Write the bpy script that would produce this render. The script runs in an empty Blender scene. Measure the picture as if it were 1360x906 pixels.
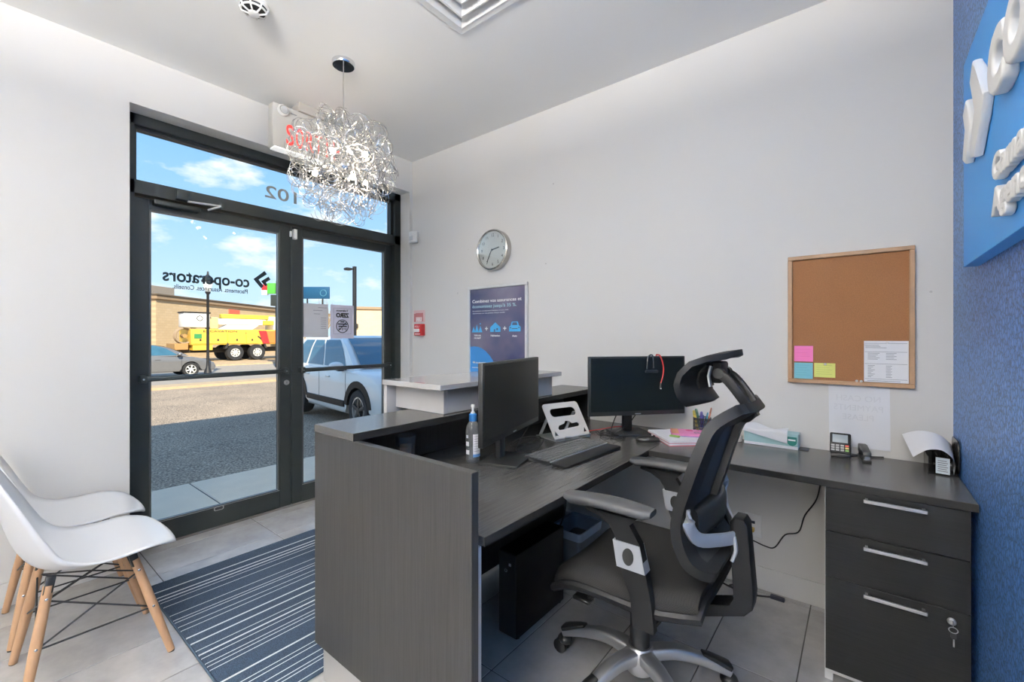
import bpy, bmesh, math, random
from mathutils import Vector, Matrix, Euler
R = math.radians
scene = bpy.context.scene
col = scene.collection
random.seed(7)

# ------------------------------------------------------------------ camera
F_PX = 581.0
cam_d = bpy.data.cameras.new('camera')
cam_d.sensor_width = 36.0
cam_d.lens = 36.0 * F_PX / 1360.0
cam_d.shift_y = -5.0 / 1360.0
cam_d.clip_start = 0.02
cam_d.clip_end = 500
cam = bpy.data.objects.new('camera', cam_d)
cam.location = (0, 0, 1.262)
cam.rotation_euler = (R(90), 0, math.atan2(464, 581))
col.objects.link(cam)
scene.camera = cam

# ------------------------------------------------------------------ colour management
vs = scene.view_settings
vs.view_transform = 'Standard'
vs.look = 'None'
vs.gamma = 1.0
vs.use_curve_mapping = False
vs.exposure = 0.45

# ------------------------------------------------------------------ sky
world = bpy.data.worlds.new('sky')
scene.world = world
world.use_nodes = True
wn, wl = world.node_tree.nodes, world.node_tree.links
wn.clear()
w_out = wn.new('ShaderNodeOutputWorld')
w_bg = wn.new('ShaderNodeBackground')
w_bg.inputs['Strength'].default_value = 0.96
w_tc = wn.new('ShaderNodeTexCoord')
w_sep = wn.new('ShaderNodeSeparateXYZ')
wl.new(w_tc.outputs['Generated'], w_sep.inputs[0])
w_ramp = wn.new('ShaderNodeValToRGB')
e = w_ramp.color_ramp.elements
e[0].position = 0.0; e[0].color = (0.60, 0.78, 0.95, 1)
e[1].position = 1.0; e[1].color = (0.14, 0.38, 0.85, 1)
for p, c in ((0.10, (0.53, 0.745, 0.97, 1)), (0.22, (0.36, 0.615, 0.95, 1)), (0.36, (0.25, 0.52, 0.93, 1))):
    k = e.new(p); k.color = c
wl.new(w_sep.outputs['Z'], w_ramp.inputs[0])
w_map = wn.new('ShaderNodeMapping')
w_map.inputs['Scale'].default_value = (1.0, 1.0, 2.4)
w_map.inputs['Location'].default_value = (1.7, 0.9, 0.4)
wl.new(w_tc.outputs['Generated'], w_map.inputs[0])
w_no = wn.new('ShaderNodeTexNoise')
w_no.inputs['Scale'].default_value = 8.0
w_no.inputs['Detail'].default_value = 7
w_no.inputs['Roughness'].default_value = 0.55
wl.new(w_map.outputs[0], w_no.inputs['Vector'])
w_cr = wn.new('ShaderNodeValToRGB')
w_cr.color_ramp.elements[0].position = 0.52; w_cr.color_ramp.elements[0].color = (0, 0, 0, 1)
w_cr.color_ramp.elements[1].position = 0.66; w_cr.color_ramp.elements[1].color = (0.9, 0.9, 0.9, 1)
wl.new(w_no.outputs['Fac'], w_cr.inputs[0])
w_mix = wn.new('ShaderNodeMixRGB')
wl.new(w_cr.outputs[0], w_mix.inputs[0])
wl.new(w_ramp.outputs[0], w_mix.inputs[1])
w_mix.inputs[2].default_value = (0.93, 0.95, 0.98, 1)
wl.new(w_mix.outputs[0], w_bg.inputs['Color'])
wl.new(w_bg.outputs[0], w_out.inputs[0])

# ------------------------------------------------------------------ sun (stands behind our building, lights the street beyond its shade)
sun_d = bpy.data.lights.new('sun', 'SUN')
sun_d.energy = 7.0
sun_d.angle = R(0.6)
sun_d.color = (1.0, 0.88, 0.71)
sun = bpy.data.objects.new('sun', sun_d)
sun.rotation_euler = Vector((-0.75, 0.28, -0.62)).to_track_quat('-Z', 'Y').to_euler()
sun.location = (6, -3, 12)
col.objects.link(sun)
PANEL_FILL = 5.0             # radiance of the added ceiling panels that light the room from out of view
DRUM_FILL = 10.5            # radiance of the added, unseen drums that fill the room with light

# ------------------------------------------------------------------ materials
MATS = {}
def nmat(name):
    m = bpy.data.materials.new(name)
    m.use_nodes = True
    n, l = m.node_tree.nodes, m.node_tree.links
    return m, n, l, n['Principled BSDF']
def mat(name, c, rough=0.5, metal=0.0, var=0.06, vs_=14, bump=0.0, bs=180, st=(1, 1, 1), coat=0.0, spec=0.5, emit=0.0, alpha=1.0):
    if name in MATS: return MATS[name]
    m, n, l, b = nmat(name)
    tc = n.new('ShaderNodeTexCoord'); mp = n.new('ShaderNodeMapping')
    mp.inputs['Scale'].default_value = st
    l.new(tc.outputs['Object'], mp.inputs[0])
    no = n.new('ShaderNodeTexNoise'); no.inputs['Scale'].default_value = vs_; no.inputs['Detail'].default_value = 4
    l.new(mp.outputs[0], no.inputs['Vector'])
    mx = n.new('ShaderNodeMixRGB')
    mx.inputs[1].default_value = tuple(x * (1 - var) for x in c) + (1,)
    mx.inputs[2].default_value = tuple(min(1, x * (1 + var)) for x in c) + (1,)
    l.new(no.outputs['Fac'], mx.inputs[0]); l.new(mx.outputs[0], b.inputs['Base Color'])
    b.inputs['Roughness'].default_value = rough
    b.inputs['Metallic'].default_value = metal
    b.inputs['Coat Weight'].default_value = coat
    b.inputs['Specular IOR Level'].default_value = spec
    b.inputs['Alpha'].default_value = alpha
    if emit:
        b.inputs['Emission Color'].default_value = tuple(c) + (1,)
        b.inputs['Emission Strength'].default_value = emit
    if bump:
        n2 = n.new('ShaderNodeTexNoise'); n2.inputs['Scale'].default_value = bs; n2.inputs['Detail'].default_value = 3
        l.new(mp.outputs[0], n2.inputs['Vector'])
        bp = n.new('ShaderNodeBump'); bp.inputs['Strength'].default_value = bump; bp.inputs['Distance'].default_value = 0.002
        l.new(n2.outputs['Fac'], bp.inputs['Height']); l.new(bp.outputs[0], b.inputs['Normal'])
    MATS[name] = m
    return m
def ramp(n, pts, interp='LINEAR'):
    r = n.new('ShaderNodeValToRGB'); r.color_ramp.interpolation = interp
    e = r.color_ramp.elements
    e[0].position, e[0].color = pts[0][0], tuple(pts[0][1]) + (1,)
    e[1].position, e[1].color = pts[-1][0], tuple(pts[-1][1]) + (1,)
    for p, c in pts[1:-1]:
        k = e.new(p); k.color = tuple(c) + (1,)
    return r
def laminate(name, st, lo=(0.0142, 0.0139, 0.0136), hi=(0.039, 0.0382, 0.0373), rough=0.42):
    m, n, l, b = nmat(name)
    tc = n.new('ShaderNodeTexCoord'); mp = n.new('ShaderNodeMapping'); mp.inputs['Scale'].default_value = st
    l.new(tc.outputs['Object'], mp.inputs[0])
    n1 = n.new('ShaderNodeTexNoise'); n1.inputs['Scale'].default_value = 1.0; n1.inputs['Detail'].default_value = 5; n1.inputs['Roughness'].default_value = 0.65
    l.new(mp.outputs[0], n1.inputs['Vector'])
    r = ramp(n, [(0.28, lo), (0.72, hi)])
    l.new(n1.outputs['Fac'], r.inputs[0]); l.new(r.outputs[0], b.inputs['Base Color'])
    b.inputs['Roughness'].default_value = rough
    bp = n.new('ShaderNodeBump'); bp.inputs['Strength'].default_value = 0.12; bp.inputs['Distance'].default_value = 0.001
    l.new(n1.outputs['Fac'], bp.inputs['Height']); l.new(bp.outputs[0], b.inputs['Normal'])
    return m
LAM_V = laminate('laminate_upright', (260, 260, 5))
LAM_Y = laminate('laminate_along', (240, 6, 240), lo=(0.060, 0.059, 0.0565), hi=(0.108, 0.1055, 0.100), rough=0.25)  # tops toned lighter than the uprights: their sheen is put into the colour
LAM_X = laminate('laminate_across', (6, 240, 240), lo=(0.060, 0.059, 0.0565), hi=(0.108, 0.1055, 0.100), rough=0.25)  # same painted-in sheen, grain running across
LAM_D = laminate('laminate_drawer', (7, 260, 260), lo=(0.0045, 0.0049, 0.0052), hi=(0.013, 0.0135, 0.0140))

LAM_D.node_tree.nodes['Principled BSDF'].inputs['Specular IOR Level'].default_value = 0.25
WALL = mat('wall_paint', (0.69, 0.678, 0.655), 0.75, var=0.012, vs_=3, bump=0.05, bs=400)
CEIL = mat('ceiling_paint', (0.91, 0.91, 0.90), 0.85, var=0.01, vs_=2)
WHITE = mat('white_trim', (0.76, 0.76, 0.75), 0.5, var=0.02)
PLAST_W = mat('white_plastic', (0.78, 0.78, 0.77), 0.35, var=0.02)
SHELL = mat('chair_shell_white', (0.76, 0.77, 0.79), 0.32, var=0.015, coat=0.2)
PLAST_B = mat('black_plastic', (0.016, 0.017, 0.018), 0.42, var=0.15, bump=0.05, bs=600)
PLAST_G = mat('charcoal_plastic', (0.009, 0.0095, 0.0105), 0.5, spec=0.2, var=0.1, bump=0.06, bs=500)
PAD = mat('grey_arm_pad', (0.050, 0.052, 0.055), 0.55, var=0.1, bump=0.05, bs=500)
SCREEN = mat('dark_screen', (0.005, 0.007, 0.007), 0.30, var=0.1, spec=0.3)
BLACK_CASE = mat('black_case', (0.004, 0.004, 0.0045), 0.5, var=0.1, spec=0.2)
CHROME = mat('chrome', (0.75, 0.75, 0.76), 0.10, 1.0, var=0.02)
STEEL = mat('brushed_steel', (0.60, 0.60, 0.60), 0.28, 1.0, var=0.05, st=(3, 80, 80))
ALU = mat('polished_aluminium', (0.66, 0.66, 0.66), 0.42, 0.85, var=0.06)
SILVER = mat('silver_plastic', (0.50, 0.52, 0.55), 0.3, 0.4, var=0.03)
FRAME = mat('dark_aluminium_frame', (0.022, 0.027, 0.027), 0.45, 0.3, var=0.1)
GREYLAM = mat('light_grey_laminate', (0.47, 0.46, 0.45), 0.3, var=0.03, vs_=6, coat=0.2)
GREYTOP = mat('grey_gloss_top', (0.42, 0.41, 0.40), 0.16, var=0.03, vs_=6, coat=0.4)
WOODLEG = mat('beech_wood', (0.50, 0.30, 0.17), 0.45, var=0.22, vs_=18, st=(3, 3, 0.6))
OAK = mat('oak_frame', (0.42, 0.26, 0.15), 0.5, var=0.2, vs_=20, st=(1, 3, 1))
CORK = mat('cork', (0.265, 0.120, 0.050), 0.9, var=0.32, vs_=260, bump=0.25, bs=500)
PAPER = mat('white_paper', (0.80, 0.81, 0.84), 0.8, var=0.015)
PAPER_G = mat('grey_paper', (0.60, 0.60, 0.62), 0.8, var=0.03)
PAPER_B = mat('lilac_paper', (0.62, 0.61, 0.72), 0.8, var=0.02)
INK = mat('black_ink', (0.015, 0.015, 0.018), 0.6)
INK_G = mat('grey_ink', (0.22, 0.23, 0.26), 0.6)
INK_F = mat('faint_ink', (0.72, 0.73, 0.76), 0.8)
INK_W = mat('white_print', (0.86, 0.87, 0.88), 0.6, var=0.01)
WIRE_B = mat('black_cable', (0.012, 0.012, 0.013), 0.5)
RED = mat('red_plastic', (0.55, 0.03, 0.03), 0.4)
REDLIT = mat('lit_red_letters', (0.95, 0.06, 0.05), 0.4, emit=0.55)
BRASS = mat('yellow_plug', (0.55, 0.36, 0.07), 0.4)
GROUT = mat('grout', (0.10, 0.095, 0.09), 0.9)
RUBBER = mat('tyre_rubber', (0.022, 0.022, 0.024), 0.8, var=0.2)

def glass_mat(name, tint=(0.97, 0.985, 0.98), refl=1.0, haze=0.0):
    m = bpy.data.materials.new(name); m.use_nodes = True
    n, l = m.node_tree.nodes, m.node_tree.links; n.clear()
    o = n.new('ShaderNodeOutputMaterial'); t = n.new('ShaderNodeBsdfTransparent'); g = n.new('ShaderNodeBsdfGlossy')
    t.inputs[0].default_value = tint + (1,); g.inputs['Roughness'].default_value = 0.01
    f = n.new('ShaderNodeFresnel'); f.inputs[0].default_value = 1.45
    no = n.new('ShaderNodeTexNoise'); no.inputs['Scale'].default_value = 3
    mu = n.new('ShaderNodeMath'); mu.operation = 'MULTIPLY'; mu.inputs[1].default_value = refl
    l.new(f.outputs[0], mu.inputs[0])
    mx = n.new('ShaderNodeMixShader'); l.new(mu.outputs[0], mx.inputs[0]); l.new(t.outputs[0], mx.inputs[1]); l.new(g.outputs[0], mx.inputs[2])
    if haze:
        df = n.new('ShaderNodeBsdfDiffuse'); df.inputs[0].default_value = (0.8, 0.82, 0.84, 1)
        m2 = n.new('ShaderNodeMixShader'); m2.inputs[0].default_value = haze
        l.new(mx.outputs[0], m2.inputs[1]); l.new(df.outputs[0], m2.inputs[2]); l.new(m2.outputs[0], o.inputs[0])
    else:
        l.new(mx.outputs[0], o.inputs[0])
    return m
GLASS = glass_mat('door_glass', refl=0.30)
CLEAR = glass_mat('clear_plastic', (0.92, 0.95, 0.96), 1.4, 0.16)
CARGLASS = mat('tinted_car_glass', (0.045, 0.13, 0.20), 0.06, var=0.3, vs_=3, spec=0.8)

def tile_mat():
    m, n, l, b = nmat('porcelain_tile')
    tc = n.new('ShaderNodeTexCoord'); oi = n.new('ShaderNodeObjectInfo')
    ad = n.new('ShaderNodeVectorMath'); ad.operation = 'ADD'
    sc_ = n.new('ShaderNodeVectorMath'); sc_.operation = 'SCALE'; sc_.inputs['Scale'].default_value = 17.0
    cx = n.new('ShaderNodeCombineXYZ'); l.new(oi.outputs['Random'], cx.inputs[0]); l.new(oi.outputs['Random'], cx.inputs[1])
    l.new(cx.outputs[0], sc_.inputs[0]); l.new(tc.outputs['Object'], ad.inputs[0]); l.new(sc_.outputs[0], ad.inputs[1])
    n1 = n.new('ShaderNodeTexNoise'); n1.inputs['Scale'].default_value = 5; n1.inputs['Detail'].default_value = 7; n1.inputs['Roughness'].default_value = 0.62
    l.new(ad.outputs[0], n1.inputs['Vector'])
    r = ramp(n, [(0.3, (0.38, 0.365, 0.35)), (0.55, (0.49, 0.475, 0.455)), (0.75, (0.57, 0.555, 0.535))])
    l.new(n1.outputs['Fac'], r.inputs[0]); l.new(r.outputs[0], b.inputs['Base Color'])
    b.inputs['Roughness'].default_value = 0.24
    return m
TILE = tile_mat()

def rug_mat():
    m, n, l, b = nmat('striped_rug')
    tc = n.new('ShaderNodeTexCoord'); sp = n.new('ShaderNodeSeparateXYZ'); l.new(tc.outputs['Object'], sp.inputs[0])
    mr = n.new('ShaderNodeMapRange'); mr.inputs['From Min'].default_value = -2.787; mr.inputs['From Max'].default_value = -1.587
    l.new(sp.outputs['X'], mr.inputs['Value'])
    xs = [-2.70, -2.640, -2.606, -2.577, -2.524, -2.427, -2.375, -2.350, -2.304, -2.266, -2.194, -2.138, -2.074, -2.039]
    xs2 = [-2.008, -1.967, -1.942, -1.914, -1.819, -1.765, -1.741, -1.700, -1.668, -1.648, -1.600]
    # two constant ramps (a ramp holds at most 32 stops)
    def stops(x_list):
        pts = [(0.0, (0, 0, 0))]
        for x in x_list:
            a = (x + 2.787) / 1.2; w = 0.0028
            pts += [(a - w, (1, 1, 1)), (a + w, (0, 0, 0))]
        return pts
    rs = []
    for xl in (xs, xs2):
        r = n.new('ShaderNodeValToRGB'); r.color_ramp.interpolation = 'CONSTANT'
        pts = stops(xl); e = r.color_ramp.elements
        e[0].position = 0; e[0].color = (0, 0, 0, 1); e[1].position = 1; e[1].color = (0, 0, 0, 1)
        for p, c in pts[1:]:
            k = e.new(p); k.color = c + (1,)
        l.new(mr.outputs[0], r.inputs[0]); rs.append(r)
    mxm = n.new('ShaderNodeMath'); mxm.operation = 'MAXIMUM'
    l.new(rs[0].outputs[0], mxm.inputs[0]); l.new(rs[1].outputs[0], mxm.inputs[1])
    no = n.new('ShaderNodeTexNoise'); no.inputs['Scale'].default_value = 260; no.inputs['Detail'].default_value = 2
    l.new(tc.outputs['Object'], no.inputs['Vector'])
    r2 = ramp(n, [(0.3, (0.008, 0.018, 0.035)), (0.7, (0.036, 0.066, 0.110))])
    l.new(no.outputs['Fac'], r2.inputs[0])
    mx = n.new('ShaderNodeMixRGB'); l.new(mxm.outputs[0], mx.inputs[0]); l.new(r2.outputs[0], mx.inputs[1]); mx.inputs[2].default_value = (0.62, 0.63, 0.62, 1)
    l.new(mx.outputs[0], b.inputs['Base Color']); b.inputs['Roughness'].default_value = 0.95
    bp = n.new('ShaderNodeBump'); bp.inputs['Strength'].default_value = 0.6; bp.inputs['Distance'].default_value = 0.004
    l.new(no.outputs['Fac'], bp.inputs['Height']); l.new(bp.outputs[0], b.inputs['Normal'])
    return m
def wallpaper_mat():
    m, n, l, b = nmat('blue_crackle_wallpaper')
    tc = n.new('ShaderNodeTexCoord')
    no = n.new('ShaderNodeTexNoise'); no.inputs['Scale'].default_value = 70; no.inputs['Detail'].default_value = 2
    l.new(tc.outputs['Object'], no.inputs['Vector'])
    ad = n.new('ShaderNodeMixRGB'); ad.inputs[0].default_value = 0.02; l.new(tc.outputs['Object'], ad.inputs[1]); l.new(no.outputs['Color'], ad.inputs[2])
    vo = n.new('ShaderNodeTexVoronoi'); vo.feature = 'DISTANCE_TO_EDGE'; vo.inputs['Scale'].default_value = 50
    l.new(ad.outputs[0], vo.inputs['Vector'])
    r = ramp(n, [(0.0, (0.03, 0.08, 0.21)), (0.10, (0.09, 0.25, 0.62)), (0.5, (0.18, 0.37, 0.75))])
    l.new(vo.outputs['Distance'], r.inputs[0]); l.new(r.outputs[0], b.inputs['Base Color'])
    b.inputs['Roughness'].default_value = 0.40
    b.inputs['Metallic'].default_value = 0.25
    bp = n.new('ShaderNodeBump'); bp.inputs['Strength'].default_value = 0.8; bp.inputs['Distance'].default_value = 0.003
    l.new(vo.outputs['Distance'], bp.inputs['Height']); l.new(bp.outputs[0], b.inputs['Normal'])
    return m
def mesh_fabric():
    m, n, l, b = nmat('mesh_fabric')
    tc = n.new('ShaderNodeTexCoord')
    ck = n.new('ShaderNodeTexChecker'); ck.inputs['Scale'].default_value = 260
    ck.inputs[1].default_value = (0.004, 0.004, 0.0045, 1); ck.inputs[2].default_value = (0.014, 0.0135, 0.013, 1)
    l.new(tc.outputs['Object'], ck.inputs[0]); l.new(ck.outputs[0], b.inputs['Base Color']); b.inputs['Roughness'].default_value = 0.8; b.inputs['Specular IOR Level'].default_value = 0.25
    return m
MESHF = mesh_fabric()

# ------------------------------------------------------------------ mesh helpers
class MB:
    def __init__(s): s.bm = bmesh.new()
    def box(s, x0, x1, y0, y1, z0, z1, bev=0.0, seg=2):
        vs = [s.bm.verts.new((x, y, z)) for x in (x0, x1) for y in (y0, y1) for z in (z0, z1)]
        fs = [s.bm.faces.new([vs[i] for i in q]) for q in ((0, 1, 3, 2), (4, 6, 7, 5), (0, 4, 5, 1), (2, 3, 7, 6), (0, 2, 6, 4), (1, 5, 7, 3))]
        if bev:
            es = list({e for f in fs for e in f.edges})
            bmesh.ops.bevel(s.bm, geom=es, offset=bev, segments=seg, affect='EDGES', profile=0.5)
        return s
    def obox(s, c, ax, ay, az, hx, hy, hz, bev=0.0):
        """box with its own axes"""
        c, ax, ay, az = (Vector(v) for v in (c, ax, ay, az))
        vs = [s.bm.verts.new(c + ax * (hx * i) + ay * (hy * j) + az * (hz * k)) for i in (-1, 1) for j in (-1, 1) for k in (-1, 1)]
        fs = [s.bm.faces.new([vs[i] for i in q]) for q in ((0, 1, 3, 2), (4, 6, 7, 5), (0, 4, 5, 1), (2, 3, 7, 6), (0, 2, 6, 4), (1, 5, 7, 3))]
        if bev:
            es = list({e for f in fs for e in f.edges})
            bmesh.ops.bevel(s.bm, geom=es, offset=bev, segments=2, affect='EDGES', profile=0.5)
        return s
    def ring(s, pts): return [s.bm.verts.new(p) for p in pts]
    def loft(s, rings, cap=True, closed=False):
        rs = [s.ring(r) for r in rings]
        n = len(rs[0])
        pairs = list(zip(rs[:-1], rs[1:])) + ([(rs[-1], rs[0])] if closed else [])
        for a, b in pairs:
            for i in range(n):
                s.bm.faces.new((a[i], a[(i + 1) % n], b[(i + 1) % n], b[i]))
        if cap and not closed:
            s.bm.faces.new(list(reversed(rs[0]))); s.bm.faces.new(rs[-1])
        return s
    def cyl(s, p0, p1, r0, r1=None, n=16):
        r1 = r0 if r1 is None else r1
        return s.tube([p0, p1], [r0, r1], n)
    def tube(s, pts, r, n=8, closed=False, flat=None):
        """round (or flattened: flat=(width, thickness, up)) tube along a polyline"""
        pts = [Vector(p) for p in pts]
        m = len(pts)
        rr = r if isinstance(r, (list, tuple)) else [r] * m
        rings, up = [], None
        for i, p in enumerate(pts):
            if closed: t = pts[(i + 1) % m] - pts[i - 1]
            else: t = pts[min(i + 1, m - 1)] - pts[max(i - 1, 0)]
            t.normalize()
            if flat is not None:
                u = Vector(flat[2]); u = (u - t * u.dot(t)).normalized(); v = t.cross(u)
                k = rr[i]
                rings.append([p + u * (flat[0] * k * math.copysign(abs(math.cos(a)) ** 0.5, math.cos(a))) + v * (flat[1] * k * math.copysign(abs(math.sin(a)) ** 0.5, math.sin(a))) for a in [2 * math.pi * j / n + math.pi / n for j in range(n)]])
                continue
            if up is None:
                up = t.orthogonal().normalized()
            up = (up - t * up.dot(t))
            up = up.normalized() if up.length > 1e-6 else t.orthogonal().normalized()
            v = t.cross(up)
            rings.append([p + (up * math.cos(a) + v * math.sin(a)) * rr[i] for a in [2 * math.pi * j / n for j in range(n)]])
        return s.loft(rings, True, closed)
    def lathe(s, prof, c=(0, 0, 0), n=24, axis='Z'):
        """prof: list of (radius, height)"""
        c = Vector(c)
        def P(r, h, a):
            x, y = r * math.cos(a), r * math.sin(a)
            return c + (Vector((x, y, h)) if axis == 'Z' else Vector((h, x, y)) if axis == 'X' else Vector((y, h, x)))
        rings = [[P(max(r, 1e-4), h, 2 * math.pi * j / n) for j in range(n)] for r, h in prof]
        return s.loft(rings, True)
    def prism(s, poly, axis, lo, hi, bev=0.0):
        """poly in the two other axes (in xyz order), extruded along axis"""
        def P(a, b, h): return (h, a, b) if axis == 'x' else (a, h, b) if axis == 'y' else (a, b, h)
        A = s.ring([P(a, b, lo) for a, b in poly]); B = s.ring([P(a, b, hi) for a, b in poly])
        n = len(poly)
        fs = [s.bm.faces.new(A), s.bm.faces.new(list(reversed(B)))]
        ed = []
        for i in range(n):
            fs.append(s.bm.faces.new((A[i], B[i], B[(i + 1) % n], A[(i + 1) % n])))
        if bev:
            es = list(fs[0].edges) + list(fs[1].edges)
            bmesh.ops.bevel(s.bm, geom=es, offset=bev, segments=2, affect='EDGES', profile=0.5)
        return s
    def quad(s, a, b, c, d):
        s.bm.faces.new(s.ring([a, b, c, d])); return s
    def poly(s, pts):
        s.bm.faces.new(s.ring(pts)); return s
    def ball(s, c, rx, ry=None, rz=None, n=16):
        ry = ry or rx; rz = rz or rx
        g = bmesh.ops.create_uvsphere(s.bm, u_segments=n, v_segments=max(6, n // 2), radius=1.0)
        for v in g['verts']: v.co = Vector((c[0] + v.co.x * rx, c[1] + v.co.y * ry, c[2] + v.co.z * rz))
        return s
    def grid(s, f, nu, nv):
        vs = [[s.bm.verts.new(f(i / nu, j / nv)) for j in range(nv + 1)] for i in range(nu + 1)]
        for i in range(nu):
            for j in range(nv):
                s.bm.faces.new((vs[i][j], vs[i + 1][j], vs[i + 1][j + 1], vs[i][j + 1]))
        return s
    def mesh(s, name, m, smooth=40):
        bmesh.ops.recalc_face_normals(s.bm, faces=s.bm.faces)
        me = bpy.data.meshes.new(name); s.bm.to_mesh(me); s.bm.free()
        if m: me.materials.append(m)
        if smooth:
            for p in me.polygons: p.use_smooth = True
            me.set_sharp_from_angle(angle=R(smooth))
        return me
    def build(s, name, m, smooth=40):
        o = bpy.data.objects.new(name, s.mesh(name, m, smooth)); col.objects.link(o); return o
def world_of(o):
    m = Matrix.LocRotScale(o.location, o.rotation_euler, o.scale)
    if o.parent: return world_of(o.parent) @ o.matrix_parent_inverse @ m
    return m
def tag(o, label, cat, group=None, kind=None):
    o['label'] = label; o['category'] = cat
    if group: o['group'] = group
    if kind: o['kind'] = kind
    return o
def struct(o, label=None):
    o['kind'] = 'structure'
    if label: o['label'] = label
    return o
LOCALS = set()
def thing(name, label, cat, loc=(0, 0, 0), rz=0.0, group=None, local=False):
    o = bpy.data.objects.new(name, None); col.objects.link(o)
    o.empty_display_size = 0.05
    o.location = loc; o.rotation_euler = (0, 0, rz)
    if local: LOCALS.add(o.name)
    return tag(o, label, cat, group)
def part(mb, name, m, parent, smooth=40, label=None):
    """child of a thing; its mesh is in world coordinates, or in the thing's own when that thing was made local"""
    me = mb.mesh(name, m, smooth) if isinstance(mb, MB) else mb
    o = bpy.data.objects.new(name, me); col.objects.link(o); o.parent = parent
    root = parent
    while root.parent: root = root.parent
    if root.name not in LOCALS:
        o.matrix_parent_inverse = world_of(parent).inverted()
    if label: o['label'] = label
    return o
def copy_tree(o, parent=None):
    c = o.copy(); col.objects.link(c)
    c.parent = parent
    if o.name in LOCALS: LOCALS.add(c.name)
    for ch in list(o.children): copy_tree(ch, c)
    return c
def text(body, origin, xd, yd, m, parent=None, name='lettering', size=0.1, width=None, extrude=0.0006, align='LEFT', bold=0.0, bevel=0.0):
    cu = bpy.data.curves.new(name, 'FONT'); cu.body = body; cu.size = size; cu.extrude = extrude; cu.align_x = align
    cu.offset = bold * size; cu.bevel_depth = bevel; cu.bevel_resolution = 2 if bevel else 0; cu.resolution_u = 4
    t = bpy.data.objects.new(name, cu); col.objects.link(t)
    dg = bpy.context.evaluated_depsgraph_get()
    me = bpy.data.meshes.new_from_object(t.evaluated_get(dg))
    bpy.data.objects.remove(t); bpy.data.curves.remove(cu)
    xd, yd = Vector(xd).normalized(), Vector(yd).normalized(); zd = xd.cross(yd)
    sx = 1.0
    if width and len(me.vertices):
        w = max(v.co.x for v in me.vertices) - min(v.co.x for v in me.vertices); sx = width / w
    o = Vector(origin)
    for v in me.vertices: v.co = o + xd * (v.co.x * sx) + yd * v.co.y + zd * v.co.z
    me.name = name; me.materials.clear(); me.materials.append(m)
    if parent: return part(me, name, m, parent)
    ob = bpy.data.objects.new(name, me); col.objects.link(ob); return ob
def arc(cx, cz, r, a0, a1, n): return [(cx + r * math.cos(R(a0 + (a1 - a0) * i / n)), cz + r * math.sin(R(a0 + (a1 - a0) * i / n))) for i in range(n + 1)]
def rrect(x0, x1, y0, y1, r, n=4):
    return arc(x1 - r, y1 - r, r, 0, 90, n) + arc(x0 + r, y1 - r, r, 90, 180, n) + arc(x0 + r, y0 + r, r, 180, 270, n) + arc(x1 - r, y0 + r, r, 270, 360, n)
def bez(pts, n=24):
    """Catmull-Rom through points"""
    pts = [Vector(p) for p in pts]; q = [pts[0]] + pts + [pts[-1]]; out = []
    segs = len(pts) - 1; k = max(2, n // segs)
    for i in range(segs):
        a, b, c, d = q[i], q[i + 1], q[i + 2], q[i + 3]
        for j in range(k):
            t = j / k
            out.append(0.5 * ((2 * b) + (c - a) * t + (2 * a - 5 * b + 4 * c - d) * t * t + (3 * b - a - 3 * c + d) * t ** 3))
    out.append(pts[-1]); return out

# ================================================================== ROOM
XW, XB, YS, ZC = -3.135, 0.291, 2.50, 2.826      # window wall, blue wall, long wall, ceiling
YB, XE = -3.4, 3.0                               # back of the room, far side behind the blue partition
# floor: dark grout bed with single porcelain tiles
floor = struct(MB().box(-3.40, XE, YB, YS, -0.12, -0.003).build('floor', GROUT, 0), 'grey porcelain tiled floor')
PX, PY = 0.3035, 0.605
tile_cache = {}
def tile_mesh(w, d):
    k = (round(w, 3), round(d, 3))
    if k not in tile_cache:
        g = 0.0022
        tile_cache[k] = MB().box(-w / 2 + g, w / 2 - g, -d / 2 + g, d / 2 - g, -0.004, 0.0, 0.0012, 1).mesh('tile', TILE, 30)
    return tile_cache[k]
xl = [-3.325] + [-0.186 - PX * k for k in range(10, -11, -1)]
xl = sorted(x for x in xl if -3.33 <= x < XE) + [XE]
yl = [y for y in [1.248 + PY * k for k in range(-8, 3)] if YB < y < YS]
yl = [YB] + yl + [YS]
for i in range(len(xl) - 1):
    for j in range(len(yl) - 1):
        w, d = xl[i + 1] - xl[i], yl[j + 1] - yl[j]
        if w < 0.02 or d < 0.02: continue
        o = bpy.data.objects.new('tile', tile_mesh(w, d)); col.objects.link(o)
        o.parent = floor; o.location = ((xl[i] + xl[i + 1]) / 2, (yl[j] + yl[j + 1]) / 2, 0)

OY0, OY1, OZ = 0.566, 2.469, 2.552               # door opening in the window wall
XO = -3.42                                       # outer face
wf = MB()
wf.box(XO, XW, YB - 0.12, OY0, -0.3, ZC); wf.box(XO, XW, OY1, YS + 0.12, -0.3, ZC); wf.box(XO, XW, OY0, OY1, OZ, ZC)
struct(wf.build('wall_window_side', WALL, 0), 'pale grey wall around the glass entrance')
struct(MB().box(XW, XE + 0.12, YS, YS + 0.12, -0.3, ZC).build('wall_long', WALL, 0), 'long pale grey wall behind the desk')
struct(MB().box(XB, XB + 0.12, -1.3, YS, 0.0, ZC).build('wall_blue', wallpaper_mat(), 0), 'blue crackle wallpapered partition wall')
struct(MB().box(XE, XE + 0.12, YB, YS, -0.3, ZC).build('wall_right', WALL, 0))
struct(MB().box(XO, XE + 0.12, YB - 0.12, YB, -0.3, ZC).build('wall_back', WALL, 0))
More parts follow.
